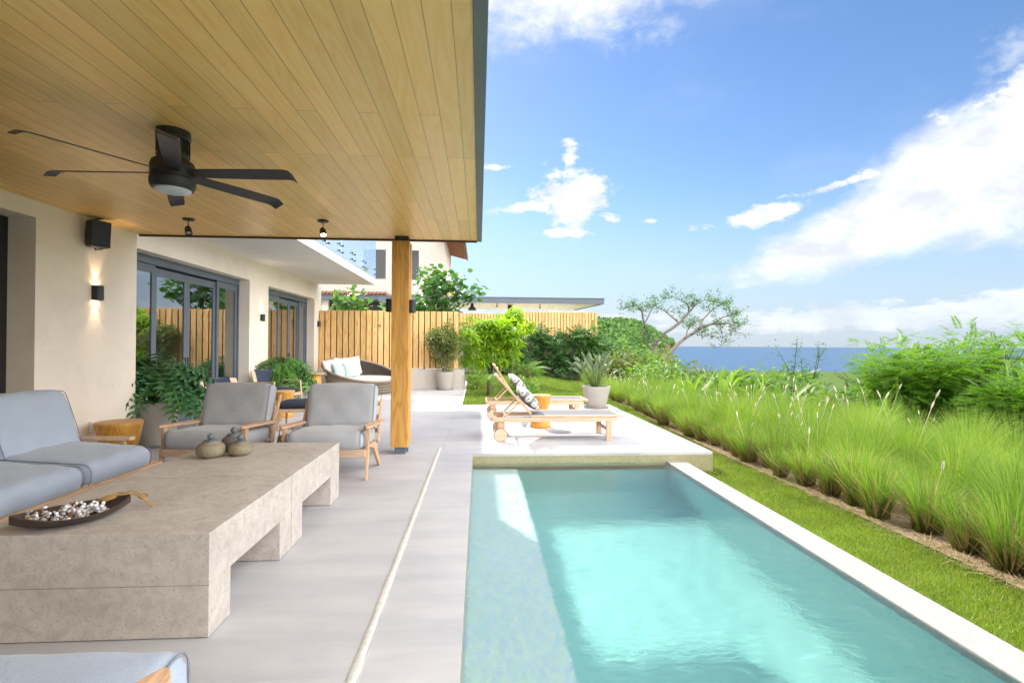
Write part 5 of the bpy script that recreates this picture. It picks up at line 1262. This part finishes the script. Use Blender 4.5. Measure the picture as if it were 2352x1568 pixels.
shrub('garden_shrub', 'low green shrub behind the drum stool on the lawn', 1.35, 14.6, .40, .45, 300, 'palm', LONG, .16, 62, 'shrub', None, 0)
shrub('garden_shrub', 'low leafy plant at the terrace edge behind the plinth end', -.05, 16.2, .35, .75, 260, 'bush', LEAF2, .10, 63, 'shrub', None, 0)
def palm(label, x, y, z, trunk, n, L_, seed, name='small_palm', group='small palms in the garden', mat='palm', lean=0.):
    t = thing(name, label, 'palm', (x, y, z), 0, group); g = np.random.default_rng(seed)
    B().tube([(0, 0, -.1), (lean*.3, 0, trunk*.5), (lean, 0, trunk)], [.055*max(1, trunk*.8), .05*max(1, trunk*.8), .045*max(1, trunk*.8)], 10).build('trunk', 'barkd', t, True)
    P, D, S = [], [], []
    for k in range(n): a = 2.4*k; el = .95-1.1*(k/n); P.append((lean, 0, trunk)); D.append((math.cos(a)*math.cos(el), math.sin(a)*math.cos(el), math.sin(el))); S.append(L_*g.uniform(.8, 1.1))
    V, F = scatter(*FROND, P, D, S); bulk('crown', V, F, mat, t)
palm('small palm with a short trunk standing on the lawn right of the lime tree', 1.75, 18.3, 0, .45, 22, .75, 71)
palm('stubby palm trunk with thin fronds on the lawn left of the loungers', .28, 14.2, 0, .42, 12, .55, 72)
for k, (x, y, h_) in enumerate(((-.2, 16.9, 1.25), (.05, 18.8, 1.4), (.45, 16.6, 1.2), (1.1, 17.2, 1.3), (1.35, 18.6, 1.35))):
    t = thing('stake_sapling', ['thin bare sapling nearest the low plinth end', 'thin bare sapling behind the smaller lime sapling', 'thin bare sapling in front of the lime tree', 'thin bare sapling right of the lime trunk', 'thin bare sapling beside the small palm'][k], 'sapling', (x, y, 0), 0, 'thin saplings around the lime tree')
    B().tube([(0, 0, 0), (.03, 0, h_*.5), (.0, 0, h_)], [.012, .010, .007], 6).build('stem', 'bark', t, True)
    g = np.random.default_rng(80+k); V, F = scatter(*LEAF2, np.array([0, 0, h_*.8])+g.normal(0, .13, (60, 3)), rdir(60, -.6, .4, g), g.uniform(.07, .14, 60)); bulk('leaves', V, F, 'bush', t)

# ---- lawn blades
def blades(name, pts, h, w, mat, seed, lean=.5):
    g = np.random.default_rng(seed); n = len(pts); a = g.uniform(0, 6.28, n); l = g.uniform(0, lean, n); hh = g.uniform(.6, 1.25, n)*h
    dx_ = np.cos(a); dy_ = np.sin(a); wv_ = w*g.uniform(.7, 1.3, n)
    b0 = pts+np.stack([-dy_*wv_, dx_*wv_, 0*a], 1); b1 = pts-np.stack([-dy_*wv_, dx_*wv_, 0*a], 1); tip = pts+np.stack([dx_*l*hh, dy_*l*hh, hh], 1)
    V = np.stack([b0, b1, tip], 1).reshape(-1, 3); F = np.arange(n*3).reshape(-1, 3); o = bulk(name, V, F, mat); return o
def lawnpts(n, x0, x1, y0, y1, g, p=1.):
    x = g.uniform(x0, x1, n); y = y0+(y1-y0)*g.uniform(0, 1, n)**p; return np.stack([x, y, hgt(x, y)+.014], 1)
g = np.random.default_rng(50)
tag(blades('lawn_grass', np.concatenate([lawnpts(80000, 2.75, 3.84, 1.3, 6.8, g, 1.25), lawnpts(16000, 3.12, 3.75, 6.6, 12., g)]), .032, .0032, 'lawnblade', 1, .9), 'short bright lawn grass growing beside the pool edge', 'grass', None, 'stuff')
tag(blades('garden_grass', lawnpts(60000, -.38, 4.2, 12.0, 26., g, 1.5)+np.array([0, 0, .004]), .05, .008, 'lawnblade', 2, .8), 'short bright lawn grass behind the terrace', 'grass', None, 'stuff')
# straw litter on the bed
g = np.random.default_rng(51); n = 6200; x = np.concatenate([g.normal(3.83, .06, n//2), g.uniform(3.75, 6.2, n//2)]); y = g.uniform(1.4, 13, n); x = np.clip(x, 3.66, 7); P = np.stack([x, y, hgt(x, y)+g.uniform(.022, .045, n)], 1)
BLADE = (np.array([(0, -.5, 0), (0, .5, 0), (1, .3, 0), (1, -.3, 0)])*np.array([1, .03, 1]), np.array([(0, 1, 2, 3)]))
V, F = scatter(*BLADE, P, rdir(n, -.08, .22, g), g.uniform(.05, .22, n)); tag(bulk('straw_litter', V, F, 'dry'), 'dry brown straw lying under the tall grass', 'straw', None, 'stuff')

# ---- fountain grass clumps, each one its own thing (eight different meshes)
def clump_mesh(seed, nb_, h, spread, w, dryf):
    g = np.random.default_rng(seed); a = g.uniform(0, 6.28, nb_); r0 = .10*np.sqrt(g.uniform(0, 1, nb_)); hh = h*g.uniform(.55, 1.12, nb_); out = spread*g.uniform(.05, 1., nb_)**.8; da = a+g.normal(0, .5, nb_)
    K = 5; V = np.zeros((nb_, (K+1)*2, 3)); wd = w*g.uniform(.7, 1.3, nb_); side = g.uniform(0, 6.28, nb_)
    for k in range(K+1):
        q = k/K; rad = out*(q**1.9); z = hh*(q-.20*(out/spread)*q**3.2)
        cx_ = np.cos(a)*r0+np.cos(da)*rad; cy_ = np.sin(a)*r0+np.sin(da)*rad; ww = wd*(1-q)**.6+.0003
        V[:, 2*k] = np.stack([cx_-np.sin(side)*ww, cy_+np.cos(side)*ww, z], 1); V[:, 2*k+1] = np.stack([cx_+np.sin(side)*ww, cy_-np.cos(side)*ww, z], 1)
    f = np.array([(2*k, 2*k+1, 2*k+3, 2*k+2) for k in range(K)]); F = (f[None]+(np.arange(nb_)*(K+1)*2)[:, None, None]).reshape(-1, 4)
    return V.reshape(-1, 3), F
protos = []
for k in range(8):
    tall = k >= 3
    V, F = clump_mesh(100+k, 760 if tall else 560, .88 if tall else .60, .50 if tall else .36, .0021, 0)
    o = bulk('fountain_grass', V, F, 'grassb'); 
    g = np.random.default_rng(200+k); nd = 110; a = g.uniform(0, 6.28, nd); P = np.stack([np.cos(a)*.04, np.sin(a)*.04, np.zeros(nd)], 1); D = np.stack([np.cos(a)*.5, np.sin(a)*.5, np.ones(nd)*g.uniform(.3, 1.4, nd)], 1)
    V, F = scatter(*BLADE, P, D, g.uniform(.12, .50, nd)); bulk('dry_stalks', V, F, 'dry', o)
    if k in (1, 5, 7):
        pl = B(); 
        for q in range(3 if tall else 1):
            a_ = g.uniform(0, 6.28); e = Vector((math.cos(a_)*.26, math.sin(a_)*.26, (1.0 if tall else .62)*g.uniform(.8, 1.08))); d = Vector((math.cos(a_)*.4, math.sin(a_)*.4, 1)).normalized()
            pl.tube([Vector((0, 0, 0)), e*.6+Vector((0, 0, .05)), e], .0018, 3, False, False)
            L_ = .10; pl.tube([e, e+d*L_*.25, e+d*L_*.7, e+d*L_], [.003, .0095, .008, .002], 6, False, False)
        pl.build('seed_plume', 'plume', o, True)
    protos.append(o)
spots = []
g = np.random.default_rng(60)
yq = 1.55
while yq < 12.5: spots.append((3.93+g.normal(0, .06), yq, 0)); yq += .36+.08*g.random()
xr, row = 4.34, 0
while xr < 6.9:
    yq = 1.3+.3*(row % 2)
    while yq < 17.5-(xr-4.4)*3.6: spots.append((xr+g.normal(0, .07), yq+g.normal(0, .07), 1)); yq += .50+.045*row
    xr += .46; row += 1
yq = 12.7
while yq < 18.5: spots.append((3.95+g.normal(0, .1), yq, 1)); yq += .6
used = set(); cnt = 0
for (x, y, tall) in spots:
    if tall and (x < 4.7): sc_ = .80
    elif tall: sc_ = .92
    else: sc_ = 1.
    k = int(g.integers(3, 8)) if tall else int(g.integers(0, 3))
    if k not in used: o = protos[k]; used.add(k); new = o
    else: new = copy_tree(protos[k])
    new.location = (x, y, float(hgt(x, y))+.015); new.rotation_euler = (0, 0, g.uniform(0, 6.28)); s = sc_*g.uniform(.72, 1.2); new.scale = (s, s, s*g.uniform(.92, 1.08))
    row_front = not tall
    new['kind'] = 'thing'; tag(new, ('short olive green fountain grass clump in the front row along the lawn' if row_front else 'tall light green fountain grass clump in the dense bed behind the front row'), 'grass clump', 'front row of fountain grass' if row_front else 'fountain grass bed'); cnt += 1
for k in range(8):
    if k not in used: protos[k].location = (5.0, 3+k, -.27); protos[k]['kind'] = 'thing'; tag(protos[k], 'tall light green fountain grass clump in the dense bed behind the front row', 'grass clump', 'fountain grass bed')
print('clumps', cnt)

# ---- broad leaved young plants rising from the back of the grass
def banana(label, x, y, z, n, L_, seed, lean=.5):
    t = thing('banana_plant', label, 'plant', (x, y, z), 0, 'broad leaved plants behind the grass'); g = np.random.default_rng(seed)
    b_ = B().tube([(0, 0, -.3), (0, 0, .15)], [.05, .03], 8); b_.build('stem', 'stem', t, True)
    P, D, S = [], [], []
    for k in range(n): a = g.uniform(0, 6.28); el = g.uniform(.25, 1.35); P.append((0, 0, .1)); D.append((math.cos(a)*math.cos(el), math.sin(a)*math.cos(el), math.sin(el))); S.append(L_*g.uniform(.7, 1.15))
    tv = np.array([(0, -.012, 0), (0, .012, 0), (.3, -.075, .03), (.3, 0, -.01), (.3, .075, .03), (.65, -.08, .0), (.65, 0, -.04), (.65, .08, .0), (1, 0, -.25), (.985, .002, -.24)]); tf = np.array([(0, 2, 3, 1), (1, 3, 4, 1)][:1]+[(2, 5, 6, 3), (3, 6, 7, 4), (5, 8, 9, 6)])
    V, F = scatter(tv, tf, P, D, S, rdir(n, .2, 1, g)); bulk('leaves', V, F, 'palm', t)
for k, (x, y, n, L_) in enumerate(((5.2, 12.2, 9, .95), (5.75, 11.8, 8, .95), (6.1, 11.2, 8, .9), (6.55, 10.6, 9, 1.0), (7.5, 8.9, 9, .8))):
    banana(['broad leaved plant above the grass, leftmost, near the wind bent tree', 'broad leaved plant above the grass, second from the left', 'broad leaved plant above the grass, in the middle of the row', 'broad leaved plant above the grass, below the sea', 'pale broad leaved plant low in front of the feathery bush'][k], x, y, float(hgt(x, y))+.3, n, L_, 300+k)

# ---- the wind bent tree against the sky
wt = thing('wind_bent_tree', 'sparse grey tree with a wide flat crown leaning over the sea', 'tree', (0, 0, 0))
def at(px, py, Yd):      # a point of the crown outline, at distance Yd along the view
    q = Vector(((px-1176)/1176., -(py-784)/1176., -1.)); d = cam.matrix_world.to_3x3() @ q; k = Yd/d.y; return Vector((0, 0, 1.4))+d*k
tb_ = B(); TY = 28.
def limb(pts, r0, r1, dy=0.):
    P_ = [at(x, y, TY+dy*i/len(pts)) for i, (x, y) in enumerate(pts)]; n = len(P_); fine = []
    for i in range(n-1):
        for q in (0, .5): 
            fine.append(P_[i].lerp(P_[i+1], q)+Vector((rs.uniform(-.03, .03), 0, rs.uniform(-.03, .03))) if q else P_[i])
    fine.append(P_[-1]); m_ = len(fine); tb_.tube(fine, [r0+(r1-r0)*i/(m_-1) for i in range(m_)], 7, False, False); return fine
rs = random.Random(33); tips = []
mains = [([(1502, 850), (1500, 825), (1503, 800), (1513, 780)], .17, .12, 0), ([(1505, 852), (1520, 825), (1545, 802), (1575, 775), (1605, 755), (1640, 743), (1672, 742), (1695, 750)], .14, .025, .5),
         ([(1513, 782), (1530, 762), (1560, 742), (1582, 718), (1597, 700), (1612, 690)], .11, .02, -1), ([(1503, 800), (1492, 772), (1480, 745), (1475, 715), (1462, 700), (1440, 705), (1423, 712)], .09, .015, 1),
         ([(1505, 815), (1495, 800), (1478, 782), (1470, 755)], .07, .02, -.6), ([(1560, 742), (1540, 725), (1520, 710), (1500, 700)], .05, .012, .8), ([(1582, 718), (1580, 700), (1565, 688), (1545, 682)], .045, .012, -.5),
         ([(1605, 755), (1612, 735), (1632, 715), (1655, 700), (1668, 698)], .06, .012, .9), ([(1640, 743), (1660, 728), (1682, 722), (1690, 724)], .04, .012, -1), ([(1612, 690), (1635, 690), (1650, 693)], .03, .01, .5),
         ([(1575, 775), (1578, 760), (1588, 748), (1596, 742)], .04, .012, .3), ([(1640, 743), (1655, 755), (1660, 775), (1655, 795)], .03, .008, .6), ([(1672, 742), (1685, 755), (1690, 770)], .025, .008, -.3),
         ([(1478, 745), (1490, 725), (1500, 705), (1512, 695)], .04, .012, -.8), ([(1590, 765), (1610, 770), (1625, 772)], .03, .01, .2)]
for pts, r0, r1, dyy in mains:
    f_ = limb(pts, r0, r1, dyy)
    for p_ in f_[len(f_)//2:]:
        for q in range(2): branches(tb_, p_, (rs.uniform(-1, 1), rs.uniform(-1, 1), rs.uniform(-.1, .8)), .42, .014, 1, .7, tips, rs, .05, .005, .35, 3, (1, 2))
tb_.build('trunk', 'bark', wt, True)
g = np.random.default_rng(34); tips = [t for t in tips if t[0].z > 1.1]
lf = tips_leaves(tips, 3600, LEAF2, .15, .11, g, (-.5, .6)); low, _ = blobpts(420, at(1470, 768, 27.6)[:], (.75, .6, .6), g, .7); lf2 = scatter(*LEAF2, low, rdir(420, -.5, .6, g), g.uniform(.11, .19, 420)); V, F = merge([lf, lf2]); bulk('crown', V, F, 'tree', wt)

# ---- feathery bushes at the right
def feathery(label, x, y, zb_, r, h, n, seed, extra=()):
    t = thing('feathery_bush', label, 'bush', (x, y, zb_), 0, 'feathery leaved bushes on the slope'); rs = random.Random(seed); g = np.random.default_rng(seed); tips = []; b_ = B()
    for k in range(7): branches(b_, (rs.uniform(-.3, .3), rs.uniform(-.3, .3), 0), (rs.uniform(-.7, .7), rs.uniform(-.7, .7), 1), h*.34, .035, 3, .55, tips, rs, .12, .005)
    b_.build('stems', 'barkd', t, True)
    cs = [((g.uniform(-.55, .55)*r, g.uniform(-.5, .5)*r, h*g.uniform(.40, .80)), (r*g.uniform(.32, .5), r*g.uniform(.32, .5), h*g.uniform(.16, .26))) for _ in range(9)]+list(extra)
    P, NN = [], []
    for c, rr in cs: p_, d_ = blobpts(n//len(cs), c, rr, g, .95, .35); P.append(p_); NN.append(d_)
    P = np.concatenate(P); NN = np.concatenate(NN); m_ = len(P); D = norm(NN*np.array([1, 1, .25])+g.normal(0, .45, (m_, 3))*np.array([1, 1, .4]))
    V, F = scatter(*PINN, P, D, g.uniform(.19, .33, m_), norm(np.array([0, 0, 1.])+g.normal(0, .28, (m_, 3)))); bulk('foliage', V, F, 'leuc', t)
feathery('feathery bright bush cut by the right edge, tallest against the sky', 10.1, 9.6, -1.1, 1.6, 3.0, 2300, 90)
feathery('feathery bright bush in the middle of the group on the right', 8.75, 9.3, -.85, 1.35, 2.35, 1900, 91)
feathery('feathery bush low at the left of the group, against the sea', 10.0, 11.6, -1.0, 1.2, 2.3, 1200, 92)
feathery('feathery bush behind, between the other two on the right', 11.2, 12.2, -1.6, 1.8, 3.5, 1700, 93)
feathery('feathery bush near the right edge just behind the tall grass', 8.7, 7.2, -.8, 1.15, 1.75, 1500, 94)
# slender dark sapling against the sea
sl2 = thing('slender_shrub', 'slender open shrub with small dark leaves rising against the sea', 'shrub', (9.1, 14.0, -.35)); rs = random.Random(44); tips = []; b_ = B()
for dx_, L_ in ((-.25, .95), (.35, .9), (.0, .7), (-.5, .6), (.7, .55)): branches(b_, (0, 0, 0), (dx_*.5, 0, 1), L_, .016, 2, .35, tips, rs, .35, .004, .12, 5, (1, 2))
b_.build('stems', 'barkd', sl2, True); g = np.random.default_rng(44); V, F = tips_leaves(tips, 520, LEAF2, .085, .07, g, (-.3, .5)); bulk('leaves', V, F, 'dark', sl2)
# mid distance shrubs, each one its own thing
ml = [(7.6, 12.6, 1.0, 1.15, 'bush', 'yellow green bush right behind the tall grass, under the slender shrub'), (9.8, 12.8, 1.1, 1.25, 'dark', 'dark leafy bush at the foot of the slender shrub'), (8.4, 15.5, 1.3, 1.3, 'bush', 'rounded bush below the sea, behind the broad leaved plants'),
      (10.8, 18.0, 1.5, 1.6, 'bush', 'round green bush in front of the sea, right of the bent tree'), (7.4, 19.0, 1.3, 1.35, 'boug', 'yellowish bush below the bent tree, to its right'), (6.1, 17.5, 1.1, 1.15, 'palm', 'bright green bush left of the bent tree trunk'),
      (5.4, 21.0, 1.2, 1.5, 'boug', 'yellow green bush right of the board fence end'), (8.2, 24.5, 1.6, 1.8, 'bush', 'green bush at the foot of the bent tree'), (13.5, 23.5, 1.9, 1.9, 'bush', 'wide green bush in front of the sea at centre right'),
      (11.5, 28.0, 1.9, 1.6, 'dark', 'dark bush at the shore line right of the bent tree'), (16.5, 30.0, 2.2, 2.1, 'dark', 'dark rounded bush close to the water, centre right'), (12.8, 16.0, 1.6, 1.6, 'bush', 'bush right of the slender shrub, below the water'), (14.6, 18.0, 1.9, 2.2, 'dark', 'dark bush against the water behind the feathery bushes'),
      (6.6, 25.5, 1.4, 1.9, 'dark', 'dark bush between the fence end and the bent tree'), (7.9, 32.0, 2.0, 2.2, 'bush', 'pale bush on the slope behind the fence end'), (6.9, 14.2, .9, .95, 'palm', 'low bright bush at the back edge of the tall grass'),
      (7.95, 10.9, .85, 1.0, 'bush', 'low bush between the slender shrub and the feathery bushes, nearest the grass'), (9.1, 12.0, .95, 1.1, 'dark', 'dark low bush between the slender shrub and the feathery bushes'), (12.0, 15.6, 1.3, 1.3, 'bush', 'green bush under the sea, left of the feathery bushes, farther down the slope'),
      (13.4, 18.6, 1.5, 1.4, 'bush', 'small far bush touching the water line right of the slender shrub')]
def toplim(x, y):      # highest ground cover that leaves the water in view
    a = x/y; yl = np.interp(a, [.40, .45, .60, .68, .755, .80, .88], [812, 836, 840, 856, 892, 868, 830]); return np.where(a < .40, 99., 1.4-(yl-793)/1176.*y)
for k, (x, y, r, h, mt_, lab) in enumerate(ml): shrub('coastal_shrub', lab, x, y, r, h, 950, mt_, LEAF2, .15+.004*y, 400+k, 'shrub', 'shrubs on the slope above the sea', min(float(hgt(x, y)), float(toplim(x+.3*r, y))-1.12*h))
for k, (x, y, tr, L_, lab) in enumerate(((15.5, 24.5, 2.0, 1.3, 'small coconut palm poking above the bushes before the sea'), (18.2, 26.5, 1.5, 1.2, 'second small palm lower down, right of the first'))): palm(lab, x, y, float(hgt(x, y)), tr, 18, L_, 500+k, 'coconut_palm', 'palms above the shore', 'dark')
ds = thing('bare_shrub', 'leafless brown twiggy shrub in front of the sea', 'shrub', (12.3, 24.5, -1.25)); b_ = B(); rs = random.Random(55); tips = []
for k in range(12): branches(b_, (rs.uniform(-.5, .5), rs.uniform(-.4, .4), 0), (rs.uniform(-.8, .8), rs.uniform(-.6, .6), 1), .65, .03, 3, .7, tips, rs, .1, .008)
b_.build('twigs', 'bark', ds, True)

# ---- far vegetation: the wooded slope and the headland
hlx = np.linspace(0, 1, 70)
def head_h(x, y):      # headland ridge descending to a cliff over the sea
    q = np.clip((x-76)/27, 0, 1); ridge = 13.2-11.*q*q*(3-2*q)
    across = np.exp(-((y-262)/60.)**2)
    cliff = 1/(1+np.exp(np.clip((x-(.392*y+.6*np.sin(y*.35)))/.7, -40, 40)))
    return -62+(ridge+62)*across*cliff
xs2 = np.concatenate([np.linspace(-40, 60, 60), np.linspace(61, 125, 130)]); ys2 = np.linspace(150, 420, 90); X2, Y2 = np.meshgrid(xs2, ys2); g = np.random.default_rng(70)
Z2 = head_h(X2, Y2)+1.0*np.sin(X2*.31+Y2*.17)+.9*np.sin(X2*.13-Y2*.22)+g.normal(0, .5, X2.shape)
ii = np.arange(X2.size).reshape(X2.shape); F2 = np.stack([ii[:-1, :-1], ii[:-1, 1:], ii[1:, 1:], ii[1:, :-1]], -1).reshape(-1, 4)
tag(bulk('headland', np.stack([X2, Y2, Z2], -1).reshape(-1, 3), F2, 'rock', None, True), None, None, None, 'structure')
# canopy lumps, a lumpy ball template
ico = bmesh.new(); bmesh.ops.create_icosphere(ico, subdivisions=2, radius=1.); iv = np.array([v.co[:] for v in ico.verts]); if_ = np.array([[v.index for v in f.verts] for f in ico.faces]); ico.free()
def canopy(name, label, P, S, seed, mat='forest', leaf=.35):
    g = np.random.default_rng(seed); n = len(P); m_ = len(iv)
    dis = 1+.22*np.sin(iv[None, :, 0]*5+g.uniform(0, 6, (n, 1)))*np.cos(iv[None, :, 1]*6+g.uniform(0, 6, (n, 1)))+g.normal(0, .10, (n, m_))
    V = P[:, None, :]+S[:, None, None]*iv[None]*dis[..., None]*np.array([1, 1, .72]); F = if_[None]+(np.arange(n)*m_)[:, None, None]
    V = V.reshape(-1, 3); F = F.reshape(-1, 3)
    # leafy sprigs over the lumps break the outlines
    k = n*26; idx_ = g.integers(0, n, k); d = rdir(k, -.1, 1, g); PP = P[idx_]+d*(S[idx_]*1.02)[:, None]*np.array([1, 1, .75]); tv = np.array([(0, -.5, 0), (0, .5, 0), (1, 0, .1)]); tf = np.array([(0, 1, 2)])
    V3, F3 = scatter(tv, tf, PP, norm(d+g.normal(0, .5, (k, 3))), S[idx_]*g.uniform(.18, .42, k)*leaf/.35)
    V, F = merge([(V, F), (V3, F3)]); return tag(bulk(name, V, F, mat), label, 'woodland', None, 'stuff')
n = 4200; x = g.uniform(-20, 102.5, n*2); y = g.uniform(172, 268, n*2); z = head_h(x, y); k_ = (z > -40) & ~((x > .352*y) & (z < 1.5)) & (x < .385*y) & (z > -30); x, y, z = x[k_][:n], y[k_][:n], z[k_][:n]
canopy('headland_woodland', 'dense green woodland covering the headland above the cliff', np.stack([x, y, z+.4], 1), g.uniform(1.3, 3.0, len(x)), 71)
n = 3400; x = np.concatenate([g.uniform(9, 75, n)]); y = g.uniform(34, 150, n); k_ = x < 12+y*.62; x, y = x[k_], y[k_]; x = np.maximum(x, .235*y); z = hgt(x, y); far = np.clip((y-34)/110, 0, 1)
Sx = g.uniform(.8, 1.5, len(x))*(1+far); zc_ = np.minimum(z+.5+.2*far, toplim(x, y)-.95*Sx)
canopy('slope_woodland', 'mass of green bushes on the slope between the garden and the headland', np.stack([x, y, zc_], 1), Sx, 72)
n = 900; x = g.uniform(9, 44, n); y = g.uniform(12, 34, n); k_ = (x > 9+.35*np.abs(y-20)*0+2+.25*y) ; x, y = x[k_], y[k_]
canopy('shore_thicket', 'thicket of low bushes running down to the shore', np.stack([x, y, np.minimum(hgt(x, y)+.25, toplim(x, y)-1.)], 1), g.uniform(.5, 1.0, len(x)), 73, 'bush', .5)
